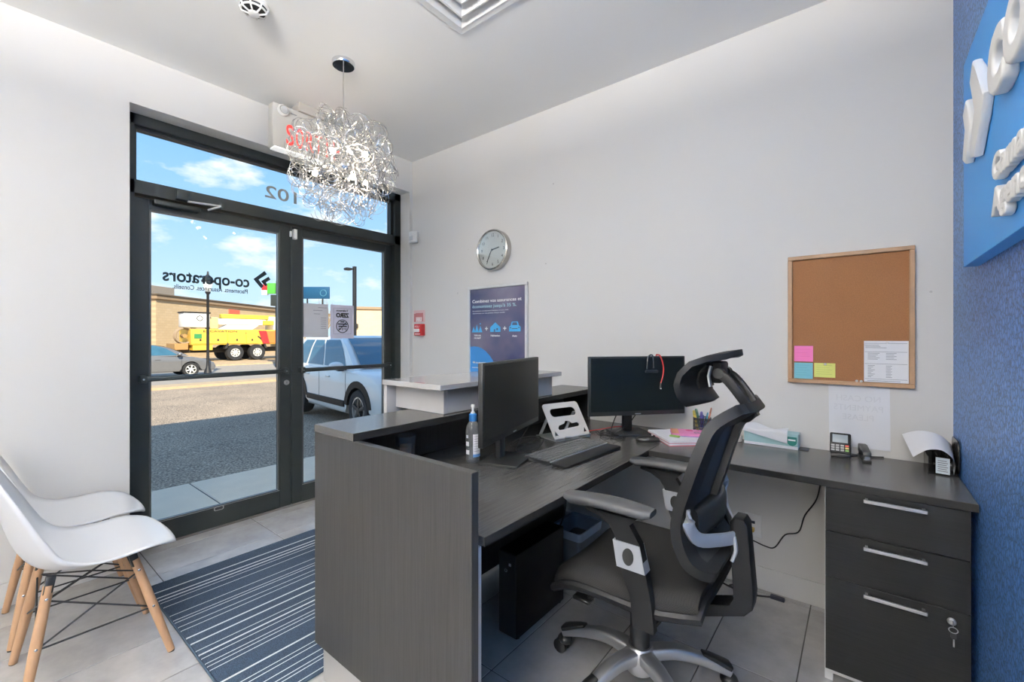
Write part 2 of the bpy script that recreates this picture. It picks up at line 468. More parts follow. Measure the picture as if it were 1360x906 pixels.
# ceiling with openings for the air diffuser
VX0, VX1, VY0, VY1 = -1.58, -0.98, 0.99, 1.57
cb = MB()
for a in ((XO, VX0, YB, YS + .12), (VX1, XE + .12, YB, YS + .12), (VX0, VX1, YB, VY0), (VX0, VX1, VY1, YS + .12)):
    cb.box(a[0], a[1], a[2], a[3], ZC, ZC + 0.10)
struct(cb.build('ceiling', CEIL, 0), 'plain white ceiling')
# mass of the building above (it throws the shade on the parking lot)
struct(MB().box(-3.50, 8.0, -16, 20, ZC + 0.42, 5.05).build('roof', mat('roof_cladding', (0.4, 0.38, 0.36), 0.8), 0))
fx = MB(); fx.box(-3.50, -3.42, -16, OY0 - 0.06, -0.4, ZC + 0.42); fx.box(-3.50, -3.42, OY1 + 0.06, 20, -0.4, ZC + 0.42); fx.box(-3.50, -3.42, OY0 - 0.06, OY1 + 0.06, OZ + 0.06, ZC + 0.42)
struct(fx.build('wall_facade', mat('facade_brick', (0.42, 0.36, 0.30), 0.85, var=0.2), 0))
# baseboards
BB = mat('baseboard_paint', (0.70, 0.69, 0.67), 0.45, var=0.015)
struct(MB().box(XW + 0.001, XB - 0.001, YS - 0.012, YS, 0.0, 0.112, 0.002, 1).build('baseboard_long', BB, 0))
struct(MB().box(XW, XW + 0.012, YB, OY0 - 0.002, 0.0, 0.112, 0.002, 1).build('baseboard_window_side', BB, 0))
struct(MB().box(XB - 0.012, XB, -1.3, 1.9, 0.0, 0.112, 0.002, 1).build('baseboard_blue', BB, 0))
# small marks left in the paint of the long wall
for i, (x, z, r_) in enumerate(((-1.698, 1.77, 0.006), (-1.636, 2.306, 0.006), (-2.56, 1.62, 0.007), (-2.44, 1.96, 0.004), (0.225, 1.45, 0.005), (-0.20, 0.62, 0.004))):
    tag(MB().lathe([(r_, 0), (r_ * .5, -0.0015)], (x, YS - 0.0005, z), 10, 'Y').build('wall_plug', mat('filler_spot', (0.54, 0.53, 0.51), 0.9)),
        ['tiny grey filled nail hole right of the clock, low one', 'tiny grey filled nail hole high above the wall clock', 'tiny grey mark left of the clock above the poster',
         'faint speck upper left of the round clock', 'grey scuff between cork board and blue wall', 'tiny dark speck under the desk above the outlet'][i], 'mark')

# ---- ceiling panels added out of view to brighten the room
LED = bpy.data.materials.new('led_diffuser'); LED.use_nodes = True
ln, ll = LED.node_tree.nodes, LED.node_tree.links
lb = ln['Principled BSDF']; lb.inputs['Base Color'].default_value = (0.9, 0.9, 0.9, 1)
lb.inputs['Emission Color'].default_value = (1.0, 0.950, 0.885, 1); lb.inputs['Emission Strength'].default_value = PANEL_FILL
for i, (x, y, lab) in enumerate(((-0.75, -2.3, 'square LED ceiling panel at the back middle'), (1.6, -0.5, 'square LED ceiling panel behind the blue partition'))):
    t = thing('ceiling_lamp', lab, 'lamp', (x, y, ZC - 0.02), group='LED ceiling panels')
    h = 0.30
    fr = MB(); fr.box(x - h - .02, x + h + .02, y - h - .02, y - h, ZC - .02, ZC); fr.box(x - h - .02, x + h + .02, y + h, y + h + .02, ZC - .02, ZC)
    fr.box(x - h - .02, x - h, y - h, y + h, ZC - .02, ZC); fr.box(x + h, x + h + .02, y - h, y + h, ZC - .02, ZC)
    part(fr, 'lamp_frame', WHITE, t, 0); part(MB().box(x - h, x + h, y - h, y + h, ZC - .012, ZC - .001), 'diffuser', LED, t, 0)

# opal drums added out of view to brighten walls and ceiling
OPAL = LED.copy(); OPAL.name = 'opal_shade'; OPAL.node_tree.nodes['Principled BSDF'].inputs['Emission Strength'].default_value = DRUM_FILL
OPALT = LED.copy(); OPALT.name = 'opal_top'; OPALT.node_tree.nodes['Principled BSDF'].inputs['Emission Strength'].default_value = 250.0  # stronger top, added to bounce light off the ceiling
for (x, y, lab) in ((-0.75, -0.40, 'opal drum pendant lamp hanging left above the camera'), (0.0, -1.45, 'opal drum pendant lamp hanging right behind the camera'), (0.6, -2.4, 'opal drum pendant lamp hanging at the back of the room')):
    t = thing('drum_pendant', lab, 'lamp', (x, y, ZC), group='opal drum pendants')
    part(MB().lathe([(.05, -.0005), (.05, -.02), (.045, -.025)], (x, y, ZC), 20), 'canopy', CHROME, t)
    part(MB().cyl((x, y, ZC - .02), (x, y, 2.49), .003, n=8), 'cord', STEEL, t)
    part(MB().lathe([(.26, 2.26), (.28, 2.28), (.28, 2.47), (.26, 2.49)], (x, y, 0), 36), 'drum_shade', OPAL, t)
    part(MB().lathe([(.255, 2.491), (.255, 2.494), (.001, 2.494)], (x, y, 0), 36), 'top_diffuser', OPALT, t)

# ================================================================== GLASS ENTRANCE
FX0, FX1 = -3.385, -3.265                       # frame depth
D1 = MB()
D1.box(FX0, FX1, OY0, OY0 + 0.045, 0.0, OZ); D1.box(FX0, FX1, OY1 - 0.06, OY1, 0.0, OZ)
D1.box(FX0, FX1, OY0, OY1, OZ - 0.06, OZ); D1.box(FX0, FX1, OY0, OY1, 2.095, 2.172)
win = struct(D1.build('window_1', FRAME, 0), 'dark aluminium entrance frame with glazed transom')
st = MB(); st.box(-3.345, -3.30, OY0 + .045, OY0 + .06, 2.172, OZ - .06); st.box(-3.345, -3.30, OY1 - .082, OY1 - .06, 2.172, OZ - .06)
st.box(-3.345, -3.30, OY0 + .045, OY1 - .06, OZ - .078, OZ - .06); st.box(-3.345, -3.30, OY0 + .045, OY1 - .06, 2.172, 2.182)
part(st, 'glazing_bead', FRAME, win, 0)
part(MB().box(-3.330, -3.322, OY0 + .05, OY1 - .07, 2.175, OZ - .065), 'pane', GLASS, win, 0)
part(MB().box(-3.345, -3.343, OY1 - .0845, OY1 - .0825, 2.18, OZ - .08), 'light_strip', WHITE, win, 0)
part(MB().box(FX0, -3.325, OY0, OY1, 0.0, 0.014, 0.003, 1), 'threshold', mat('threshold_metal', (0.30, 0.27, 0.24), 0.5, 0.3), win, 0)
text('102', (-3.3325, 1.60, 2.268), (0, -1, 0), (0, 0, 1), mat('grey_vinyl', (0.42, 0.42, 0.40), 0.6), win, 'door_number', size=0.125, width=0.225, bold=0.012)
def door_leaf(nm, y0, y1, gy0, gy1, lab):
    f = MB(); X0, X1 = -3.368, -3.320
    f.box(X0, X1, y0, gy0, 0.016, 2.088, 0.003, 1); f.box(X0, X1, gy1, y1, 0.016, 2.088, 0.003, 1)
    f.box(X0, X1, gy0, gy1, 0.016, 0.140); f.box(X0, X1, gy0, gy1, 2.025, 2.088)
    d = struct(f.build(nm, FRAME, 0), lab)
    b = MB(); b.box(-3.352, -3.324, gy0, gy0 + .010, .14, 2.025); b.box(-3.352, -3.324, gy1 - .010, gy1, .14, 2.025); b.box(-3.352, -3.324, gy0, gy1, .14, .150); b.box(-3.352, -3.324, gy0, gy1, 2.017, 2.025)
    part(b, 'glazing_bead', mat('bead_grey', (0.10, 0.10, 0.10), 0.35, 0.5), d, 0)
    part(MB().box(-3.345, -3.337, gy0 + .002, gy1 - .002, 0.142, 2.023), 'pane', GLASS, d, 0)
    s_ = MB(); s_.box(-3.3236, -3.3216, gy0, gy1, 0.1405, 0.1435); s_.box(-3.3236, -3.3216, gy1 - .0125, gy1 - .0105, .145, 2.02)
    part(s_, 'silver_edge', STEEL, d, 0)
    return d
dl = door_leaf('door_1', OY0 + .048, 1.5195, 0.689, 1.437, 'left glass door leaf with lettering')
dr = door_leaf('door_2', 1.5255, OY1 - .063, 1.604, 2.338, 'right glass door leaf with two notices')
def push_bar(y0, y1, parent):
    b = MB(); b.box(-3.300, -3.270, y0, y1, 1.000, 1.030, 0.006, 2)
    h = part(b, 'push_bar', FRAME, parent)
    for y in (y0 + .012, y1 - .012):
        part(MB().box(-3.325, -3.262, y - .016, y + .016, 0.992, 1.038, 0.005, 1), 'bar_mount', FRAME, h)
        part(MB().lathe([(.005, 0), (.005, .003), (.001, .004)], (-3.262, y, 1.015), 10, 'X'), 'screw', STEEL, h)
push_bar(0.64, 1.475, dl); push_bar(1.575, 2.372, dr)
lk = part(MB().lathe([(.019, 0), (.019, .006), (.015, .010), (.012, .010), (.011, .006)], (-3.3205, 1.486, 0.928), 20, 'X'), 'lock_cylinder', STEEL, dl)
part(MB().box(-3.315, -3.3125, 1.4845, 1.4875, .921, .935), 'keyhole', INK, lk, 0)
# maker's plate at the foot of the door
pl = part(MB().prism(rrect(1.022, 1.080, .118, .146, .010), 'x', -3.3205, -3.3185), 'maker_plate', mat('plate_grey', (0.45, 0.45, 0.44), 0.4), dl)
part(MB().prism(rrect(1.028, 1.074, .123, .141, .007), 'x', -3.3186, -3.3178), 'plate_print', INK, pl)
# door closer: body on the head, two-piece arm
cl = part(MB().box(-3.318, -3.262, 0.70, 0.935, 2.052, 2.082, 0.006, 2), 'closer_body', FRAME, dl)
part(MB().box(-3.264, -3.225, 0.80, 0.86, 2.10, 2.155, 0.005, 2), 'closer_shoe', FRAME, dl)
part(MB().tube([(-3.250, 0.86, 2.100), (-3.215, 1.035, 2.104)], [.007, .006], 8), 'closer_arm', ALU, dl)
part(MB().tube([(-3.215, 1.035, 2.104), (-3.245, 0.965, 2.070)], [.008, .006], 8), 'closer_arm', ALU, dl)
part(MB().cyl((-3.215, 1.035, 2.090), (-3.215, 1.035, 2.124), .009, n=12), 'closer_pivot', FRAME, dl)
# magnetic contact above the meeting stiles
part(MB().box(-3.320, -3.302, 1.506, 1.517, 2.008, 2.050, 0.002, 1), 'alarm_contact', PLAST_W, dl)
part(MB().box(-3.320, -3.288, 1.528, 1.552, 1.992, 2.066, 0.004, 2), 'alarm_contact', PLAST_W, dr)
# vinyl lettering on the left leaf (reads from the street)
XD = -3.3475
VIN = mat('dark_vinyl', (0.018, 0.035, 0.042), 0.5)
text('co-operators', (XD, 1.247, 1.612), (0, -1, 0), (0, 0, 1), VIN, dl, 'lettering', size=0.108, width=0.487, bold=0.022)
text('Placements. Assurances. Conseils.', (XD, 1.236, 1.566), (0, -1, 0), (0, 0, 1), VIN, dl, 'lettering', size=0.042, width=0.425, bold=0.012)
lg = MB()
ch1 = [(1.345, 1.738), (1.362, 1.716), (1.306, 1.672), (1.340, 1.628), (1.322, 1.612), (1.272, 1.672)]
ch2 = [(1.372, 1.700), (1.386, 1.680), (1.354, 1.656), (1.366, 1.640), (1.350, 1.628), (1.322, 1.662)]
for ch in (ch1, ch2): lg.prism(ch, 'x', XD - .0006, XD)
part(lg, 'logo_chevrons', VIN, dl, 0)
# two notices behind the right leaf's glass
def notice(y0, y1, z0, z1, m, lab):
    t = thing('notice', lab, 'notice', (-3.335, (y0 + y1) / 2, z0))
    part(MB().grid(lambda u, v: (-3.334 - 0.0008 * math.sin(u * 5) * v, y0 + (y1 - y0) * u, z0 + (z1 - z0) * v), 6, 6), 'sheet', m, t)
    return t
n1 = notice(1.612, 1.818, 1.262, 1.524, PAPER_G, 'grey typed sheet taped to the right glass door')
ix = -3.3332
def lines(t, rows, m=INK, th=0.0035, x=ix, nm='print_line'):
    b = MB()
    for (ya, yb, z) in rows: b.box(x - .0003, x + .0002, ya, yb, z - th / 2, z + th / 2)
    o = part(b, nm, m, t, 0); o['kind'] = 'stuff'
    return o
lines(n1, [(1.735, 1.805, 1.495), (1.695, 1.77, 1.472), (1.70, 1.75, 1.445)] + [(1.755, 1.80, 1.415 - .0165 * k) for k in range(6)], INK_G)
n2 = notice(1.836, 2.044, 1.252, 1.526, PAPER_B, 'lilac tolerance poster with a crossed emblem on the right glass door')
bb = MB()
for (a, b_, c_, d_) in ((1.862, 2.018, 1.288, 1.290), (1.862, 2.018, 1.498, 1.500), (1.862, 1.864, 1.288, 1.50), (2.016, 2.018, 1.288, 1.50)): bb.box(ix - .0003, ix + .0003, a, b_, c_, d_)
part(bb, 'border_print', INK_G, n2, 0)
text('Tolérance', (ix, 1.992, 1.473), (0, -1, 0), (0, 0, 1), INK, n2, size=0.022, width=0.105, bold=0.02)
text('ZERO', (ix, 1.996, 1.426), (0, -1, 0), (0, 0, 1), INK, n2, size=0.048, width=0.115, bold=0.05)
em = MB(); em.tube([(ix, 1.940 + .052 * math.cos(a), 1.352 + .052 * math.sin(a)) for a in [2 * math.pi * k / 32 for k in range(32)]], .0032, 6, True)
part(em, 'emblem_ring', INK, n2)
e2 = MB()
for k, (ya, yb, z) in enumerate(((1.922, 1.958, 1.388), (1.900, 1.984, 1.370), (1.905, 1.98, 1.352))): e2.box(ix - .0003, ix + .0003, ya, yb, z - .005, z + .005)
for k in range(5):
    y = 1.910 + k * .015; e2.box(ix - .0003, ix + .0003, y - .003, y + .003, 1.318 + .006 * (k % 2), 1.342)
e2.tube([(ix, 1.905, 1.315), (ix, 1.976, 1.388)], .003, 6)
part(e2, 'emblem_print', INK, n2, 0)

# ================================================================== OUTSIDE
GX = [(-3.5, -0.085), (-4.84, -0.11), (-4.85, -0.235), (-6.5, -0.29), (-10, -0.34), (-17.4, -0.42), (-17.42, -0.34), (-18.6, -0.36), (-18.62, -0.44), (-26, -0.46), (-29, -0.40), (-29.02, -0.33), (-31.5, -0.28), (-36, -0.26), (-120, 0.4)]
def gz(x):
    for (a, za), (b, zb) in zip(GX[:-1], GX[1:]):
        if b <= x <= a: return za + (zb - za) * (x - a) / (b - a)
    return -0.26
def asphalt_mat():
    m, n, l, b = nmat('asphalt')
    tc = n.new('ShaderNodeTexCoord')
    a = n.new('ShaderNodeTexNoise'); a.inputs['Scale'].default_value = 45; a.inputs['Detail'].default_value = 3; l.new(tc.outputs['Object'], a.inputs['Vector'])
    c = n.new('ShaderNodeTexNoise'); c.inputs['Scale'].default_value = 0.9; c.inputs['Detail'].default_value = 4; l.new(tc.outputs['Object'], c.inputs['Vector'])
    r1 = ramp(n, [(0.34, (0.15, 0.112, 0.082)), (0.5, (0.30, 0.232, 0.168)), (0.66, (0.62, 0.50, 0.37))]); l.new(a.outputs['Fac'], r1.inputs[0])
    r2 = ramp(n, [(0.3, (0.78, 0.78, 0.78)), (0.7, (1.1, 1.08, 1.05))]); l.new(c.outputs['Fac'], r2.inputs[0])
    mx = n.new('ShaderNodeMixRGB'); mx.blend_type = 'MULTIPLY'; mx.inputs[0].default_value = 1.0
    l.new(r1.outputs[0], mx.inputs[1]); l.new(r2.outputs[0], mx.inputs[2]); l.new(mx.outputs[0], b.inputs['Base Color']); b.inputs['Roughness'].default_value = 0.92
    return m
ASPH = asphalt_mat()
ROADM = mat('road_asphalt', (0.30, 0.265, 0.225), 0.9, var=0.18, vs_=3, bump=0.3, bs=40)
CONC = mat('concrete', (0.82, 0.68, 0.51), 0.85, var=0.10, vs_=6, bump=0.3, bs=120)
VERGE = mat('dry_verge', (0.42, 0.31, 0.19), 0.95, var=0.25, vs_=5, bump=0.5, bs=30)
def strip(i0, i1, nm, m, lab):
    b = MB(); P_ = GX[i0:i1 + 1]
    b.prism([(x, z) for x, z in P_] + [(P_[-1][0], -1.2), (P_[0][0], -1.2)], 'y', -60, 90)
    return struct(b.build(nm, m, 0), lab)
strip(1, 5, 'ground_parking', ASPH, 'asphalt parking lot'); strip(5, 8, 'ground_verge', VERGE, 'dry kerb strip')
strip(8, 10, 'ground_road', ROADM, 'asphalt street'); strip(10, 14, 'ground_far', VERGE, 'sandy far lot')
# concrete walk slabs in front of the door
walk = struct(MB().box(-4.85, -3.50, -16, 20, -0.35, -0.093).build('ground_walk', mat('walk_bed', (0.12, 0.11, 0.10), 0.9), 0), 'concrete walk before the door')
sl = MB().box(-0.675, 0.675, -0.745, 0.745, -0.2, 0.0, 0.008, 1).mesh('slab', CONC, 30)
for k in range(-4, 8):
    o = bpy.data.objects.new('slab', sl); col.objects.link(o); o.parent = walk; o.location = (-4.175, 0.55 + k * 1.5 + 0.0, -0.085)

def wheel(parent, x, y, z, r, side, rim, spokes=5, tyre_w=0.22, rimk=0.66, hub=INK):
    """wheel axis along local y"""
    s_ = side
    w = part(MB().lathe([(r * .55, -tyre_w / 2 * s_), (r * .93, -tyre_w / 2 * s_), (r, -tyre_w * .3 * s_), (r, tyre_w * .3 * s_), (r * .93, tyre_w / 2 * s_), (r * rimk, tyre_w / 2 * s_), (r * rimk * .95, tyre_w * .30 * s_)], (x, y, z), 28, 'Y'), 'wheel', RUBBER, parent)
    part(MB().lathe([(r * rimk * .97, tyre_w * .25 * s_), (r * rimk * .97, tyre_w * .46 * s_), (r * rimk * .86, tyre_w * .46 * s_), (r * rimk * .84, tyre_w * .3 * s_), (.02, tyre_w * .3 * s_)], (x, y, z), 24, 'Y'), 'rim', rim, w)
    sp = MB()
    for k in range(spokes):
        a = 2 * math.pi * k / spokes + .3
        c = Vector((math.cos(a), 0, math.sin(a))); d = Vector((-math.sin(a), 0, math.cos(a)))
        o_ = Vector((x, y + s_ * tyre_w * .42, z))
        sp.obox(o_ + c * (r * rimk * .48), c, d, (0, 1, 0), r * rimk * .44, r * .085, .012, .006)
    sp.lathe([(r * .16, s_ * tyre_w * .3), (r * .16, s_ * tyre_w * .5), (.01, s_ * tyre_w * .52)], (x, y, z), 14, 'Y')
    part(sp, 'spokes', hub, w)
    return w
def car(name, label, loc, rz, low, belt, roofz, gh, W, wheels, wr, paint, rimm, hubm, clad=False):
    """low: upper outline of the lower body rear->nose [(x,z)], gh: greenhouse (belt rear x, roof rear x, roof front x, belt front x)"""
    t = thing(name, label, 'car', loc, rz, local=True)
    zb = 0.24; ar = wr * 1.16; ab = ar + (.072 if clad else .03); bv = .07 if clad else .035
    pf = [(low[0][0], zb)] + low + [(low[-1][0] - .05, zb)]
    bottom = []
    for wx in sorted(wheels, reverse=True):
        bottom += [(p[0], p[1]) for p in arc(wx, wr, ab, math.degrees(math.asin((zb - wr) / ab)), 180 - math.degrees(math.asin((zb - wr) / ab)), 14)]
    pf = pf + bottom
    hw = W / 2
    b = MB(); b.prism(pf, 'y', -hw, hw, bev=bv); part(b, 'body', paint, t, 50)
    part(MB().box(min(wheels) - .2, max(wheels) + .2, -hw * .74, hw * .74, .22, .80), 'underbody', INK, t, 0)
    a, rr, rf, f = gh; bw, tw = hw * .95, hw * .72
    g = MB()
    R1 = [(a, -bw, belt), (f, -bw, belt - .02), (f, bw, belt - .02), (a, bw, belt)]
    zm = (belt + roofz) / 2 + .10
    R2 = [(a + (rr - a) * .55, -(bw * .42 + tw * .58), zm), (f + (rf - f) * .58, -(bw * .42 + tw * .58), zm), (f + (rf - f) * .58, bw * .42 + tw * .58, zm), (a + (rr - a) * .55, bw * .42 + tw * .58, zm)]
    R3 = [(rr, -tw, roofz - .04), (rf, -tw, roofz - .03), (rf, tw, roofz - .03), (rr, tw, roofz - .04)]
    R4 = [(rr + .12, -tw * .8, roofz), (rf - .12, -tw * .8, roofz), (rf - .12, tw * .8, roofz), (rr + .12, tw * .8, roofz)]
    g.loft([R1, R2, R3, R4]); part(g, 'cabin', paint, t, 60)
    # windows as slightly proud panes on the cabin's faces
    def side_pt(s_, k, h):     # k 0..1 rear->front, h 0..1 belt->roof
        if h < .55: q = h / .55; A, B = R1, R2
        else: q = (h - .55) / .45; A, B = R2, R3
        p0 = Vector(A[0]).lerp(Vector(B[0]), q); p1 = Vector(A[1]).lerp(Vector(B[1]), q)
        p = p0.lerp(p1, k); p.y -= .008
        if s_ > 0: p.y = -p.y
        return p
    for s_ in (-1, 1):
        for (k0, k1, kt0, kt1) in ((.06, .30, .10, .34), (.33, .575, .37, .60), (.60, .90, .63, .965)):
            m_ = MB(); m_.grid(lambda u, v: side_pt(s_, (k0 + (k1 - k0) * u) * (1 - v) + (kt0 + (kt1 - kt0) * u) * v, .07 + .80 * v), 2, 4)
            part(m_, 'side_window', CARGLASS, t, 50)
    def front_pt(u, v, front=True):
        i, j = (1, 2) if front else (0, 3)
        h = .05 + .86 * v
        if h < .55: q = h / .55; A, B = R1, R2
        else: q = (h - .55) / .45; A, B = R2, R3
        p = Vector(A[i]).lerp(Vector(B[i]), q).lerp(Vector(A[j]).lerp(Vector(B[j]), q), .07 + .86 * u)
        p.x += .035 if front else -.035; p.z += .020
        return p
    part(MB().grid(lambda u, v: front_pt(u, v), 4, 4), 'windshield', CARGLASS, t, 50)
    part(MB().grid(lambda u, v: front_pt(u, v, False), 4, 4), 'rear_window', CARGLASS, t, 50)
    for s_ in (-1, 1):
        for wx in wheels: wheel(t, wx, s_ * (hw - .115), wr, wr, s_, rimm, 5 if clad else 6, hub=hubm)
        mx = gh[3] - .38
        mi = part(MB().ball((mx, s_ * (hw + .12), belt + .07), .10, .13, .075, 14), 'side_mirror', paint, t)
        part(MB().box(mx - .06, mx + .04, min(s_ * (hw - .06), s_ * (hw + .10)), max(s_ * (hw - .06), s_ * (hw + .10)), belt - .02, belt + .03, .01, 1), 'mirror_base', PLAST_B, mi)
        for hx in (0.12, -.85): part(MB().box(hx - .09, hx + .09, s_ * (hw + .012) - .012, s_ * (hw + .012) + .012, belt - .16, belt - .13, .008, 1), 'door_handle', paint, t)
        for sx in (gh[3] - .28, -.28, -1.05): part(MB().box(sx - .004, sx + .004, s_ * hw - .003, s_ * hw + .003, .42, belt - .05), 'door_seam', INK, t, 0)
        if clad:
            for wx in wheels:
                pts = arc(wx, wr, ar + .085, 8, 172, 14) + list(reversed(arc(wx, wr, wr + .03, 8, 172, 14)))
                part(MB().prism(pts, 'y', min(s_ * (hw - .22), s_ * (hw + .012)), max(s_ * (hw - .22), s_ * (hw + .012))), 'wheel_arch', PLAST_G, t)
            part(MB().box(min(wheels) + ar + .07, max(wheels) - ar - .07, s_ * hw - .02, s_ * hw + .02, .36, .47, .01, 1), 'side_cladding', PLAST_G, t)
        part(MB().ball((low[-2][0] - .10, s_ * hw * .80, low[-2][1] - .05), .14, .16, .06, 12), 'headlight', mat('headlight_lens', (0.75, 0.76, 0.78), 0.1, var=0.02), t)
        part(MB().box(low[0][0] - .015, low[0][0] + .06, min(s_ * hw * .55, s_ * hw * .98), max(s_ * hw * .55, s_ * hw * .98), .78, .92, .01, 1), 'tail_light', RED, t)
    return t
CARW = mat('white_car_paint', (0.92, 0.89, 0.84), 0.22, var=0.01, coat=0.6)
CARG = mat('grey_car_paint', (0.20, 0.20, 0.205), 0.28, 0.35, var=0.03, coat=0.6)
# white crossover parked nose-in; its right side stands towards the door
hd = Vector((0.994, -0.11, 0)); rt = Vector((-0.11, -0.994, 0))
wp = Vector((-6.49, 4.16, 0))                         # right front wheel
cpos = wp - hd * 1.30 - rt * (0.90 - 0.115)
car('parked_crossover', 'white crossover car parked nose-in just outside the glass door', (cpos.x, cpos.y, gz(-7.5)), math.atan2(hd.y, hd.x),
    [(-2.08, .40), (-2.17, .62), (-2.14, .90), (-2.02, 1.02), (-.6, 1.00), (.95, .99), (1.25, 1.02), (1.75, .96), (2.02, .86), (2.14, .62), (2.10, .36)], 1.0, 1.60, (-2.02, -1.62, .10, 1.14), 1.80, (1.30, -1.36), .350, CARW, mat('machined_rim', (0.62, 0.62, 0.61), 0.35, 0.8), PLAST_B, True)
car('street_car', 'silver grey hatchback car passing on the street', (-23.72, 4.9, gz(-23.3)), R(90),
    [(-2.0, .45), (-2.12, .70), (-2.08, .90), (-1.9, .96), (-.4, .92), (.95, .88), (1.35, .86), (1.85, .74), (2.15, .58), (2.22, .42), (2.16, .26)], .92, 1.43, (-2.0, -1.15, -.05, 1.22), 1.74, (1.28, -1.30), .31, CARG, mat('alloy_rim', (0.66, 0.66, 0.64), 0.4, 0.3), mat('alloy_spoke', (0.74, 0.74, 0.72), 0.4, 0.2))

# ---- yellow bucket truck
YEL = mat('truck_yellow', (0.72, 0.46, 0.06), 0.5, var=0.08); TW = mat('truck_white', (0.80, 0.79, 0.76), 0.4, var=0.03)
ORG = mat('truck_orange', (0.78, 0.20, 0.04), 0.5); DK = mat('truck_dark', (0.03, 0.028, 0.025), 0.7)
tr = thing('bucket_truck', 'yellow utility bucket truck with white boom before the beige building', 'truck', (-33.4, 11.2, gz(-33.4)), R(90), local=True)
part(MB().box(-2.9, 4.6, -.5, .5, .55, .85, .03, 1), 'chassis', DK, tr)
part(MB().box(-2.5, 3.0, -1.2, 1.2, 1.05, 2.05, .03, 1), 'service_body', YEL, tr)
for (x0, x1, z0, z1) in ((-2.4, -1.35, .72, 1.04), (-.72, -.62, 1.05, 1.06)):
    part(MB().box(x0, x1, -1.2, 1.2, z0, z1, .01, 1), 'lower_locker', YEL, tr)
for (x0, x1) in ((-2.42, -1.62), (-1.58, -.55), (-.5, .55), (.6, 1.3)):
    d = part(MB().box(x0, x1, -1.235, -1.195, 1.12, 1.98, .012, 1), 'locker_door', YEL, tr)
    part(MB().box((x0 + x1) / 2 - .05, (x0 + x1) / 2 + .05, -1.26, -1.23, 1.30, 1.42, .01, 1), 'latch', DK, d)
part(MB().prism([(1.35, 1.98), (1.85, 1.98), (2.05, 1.10), (1.62, 1.10)], 'y', -1.25, -1.19), 'red_stripe', RED, tr, 0)
part(MB().box(1.9, 2.98, -1.24, -1.19, 1.12, 1.98, .012, 1), 'orange_panel', ORG, tr)
part(MB().box(-2.35, -1.95, -1.255, -1.235, 1.45, 1.75, .01, 1), 'green_plate', mat('green_plate', (0.04, 0.25, 0.08), 0.5), tr)
for wx in (-.05, 1.30):
    for s_ in (-1, 1): wheel(tr, wx, s_ * .98, .52, .52, s_, mat('truck_rim', (0.72, 0.70, 0.66), 0.5), 8, .45, .55, mat('truck_hub', (0.55, 0.53, 0.5), 0.5))
part(MB().prism(arc(.62, .55, 1.30, 10, 170, 16) + list(reversed(arc(.62, .62, 1.16, 10, 170, 16))), 'y', -1.22, -.75), 'mudguard', DK, tr)
for yy in (-.8, -.62, -.44): part(MB().tube([(-2.72 + .46 * math.cos(a), yy, 1.62 + .46 * math.sin(a)) for a in [2 * math.pi * k / 24 for k in range(24)]], .05, 6, True), 'hose_loop', mat('hose_tan', (0.30, 0.22, 0.14), 0.7), tr)
part(MB().cyl((-2.72, -.85, 1.62), (-2.72, -.3, 1.62), .12, n=12), 'hose_drum', mat('rack_brown', (0.38, 0.22, 0.08), 0.7), tr)
part(MB().box(-3.25, -2.55, -.9, .9, .75, 1.15, .03, 1), 'rear_rack', mat('rack_brown', (0.38, 0.22, 0.08), 0.7), tr)
part(MB().box(-2.85, -1.45, -1.05, -.05, 2.15, 3.05, .06, 2), 'bucket', TW, tr)
part(MB().box(-2.90, -1.40, -1.10, 0.0, 3.03, 3.12, .03, 1), 'bucket_rim', DK, tr)
part(MB().tube([(-2.0 + .15 * math.cos(a), -1.06, 2.72 + .15 * math.sin(a)) for a in [2 * math.pi * k / 20 for k in range(20)]], .022, 6, True), 'bucket_emblem', DK, tr)
part(MB().box(-1.4, -.85, -.7, .1, 2.05, 2.85, .05, 1), 'boom_head', mat('boom_knuckle', (0.55, 0.42, 0.22), 0.6, var=.3), tr)
part(MB().box(-.9, 2.0, -.85, -.45, 2.35, 2.75, .04, 1), 'lower_boom', TW, tr)
part(MB().box(-.6, 4.2, -.35, .05, 2.78, 3.08, .03, 1), 'upper_boom', mat('boom_yellow', (0.62, 0.48, 0.05), 0.5), tr)
part(MB().box(1.75, 2.5, -.9, -.4, 2.38, 2.70, .03, 1), 'boom_plate', mat('boom_yellow', (0.62, 0.48, 0.05), 0.5), tr)
part(MB().prism([(-.9, 2.05), (1.1, 2.05), (1.6, 2.4), (-.3, 2.42)], 'y', -.8, -.3), 'boom_rest', TW, tr)
part(MB().cyl((2.6, -.1, 2.0), (2.6, -.1, 3.0), .35, n=16), 'turret', TW, tr)
part(MB().box(3.05, 4.55, -1.15, 1.15, .6, 2.35, .12, 2), 'truck_cab', TW, tr)
text('EXCAVATION', (-1.9, -1.262, 1.86), (1, 0, 0), (0, 0, 1), DK, tr, 'lettering', size=.16, width=1.9)

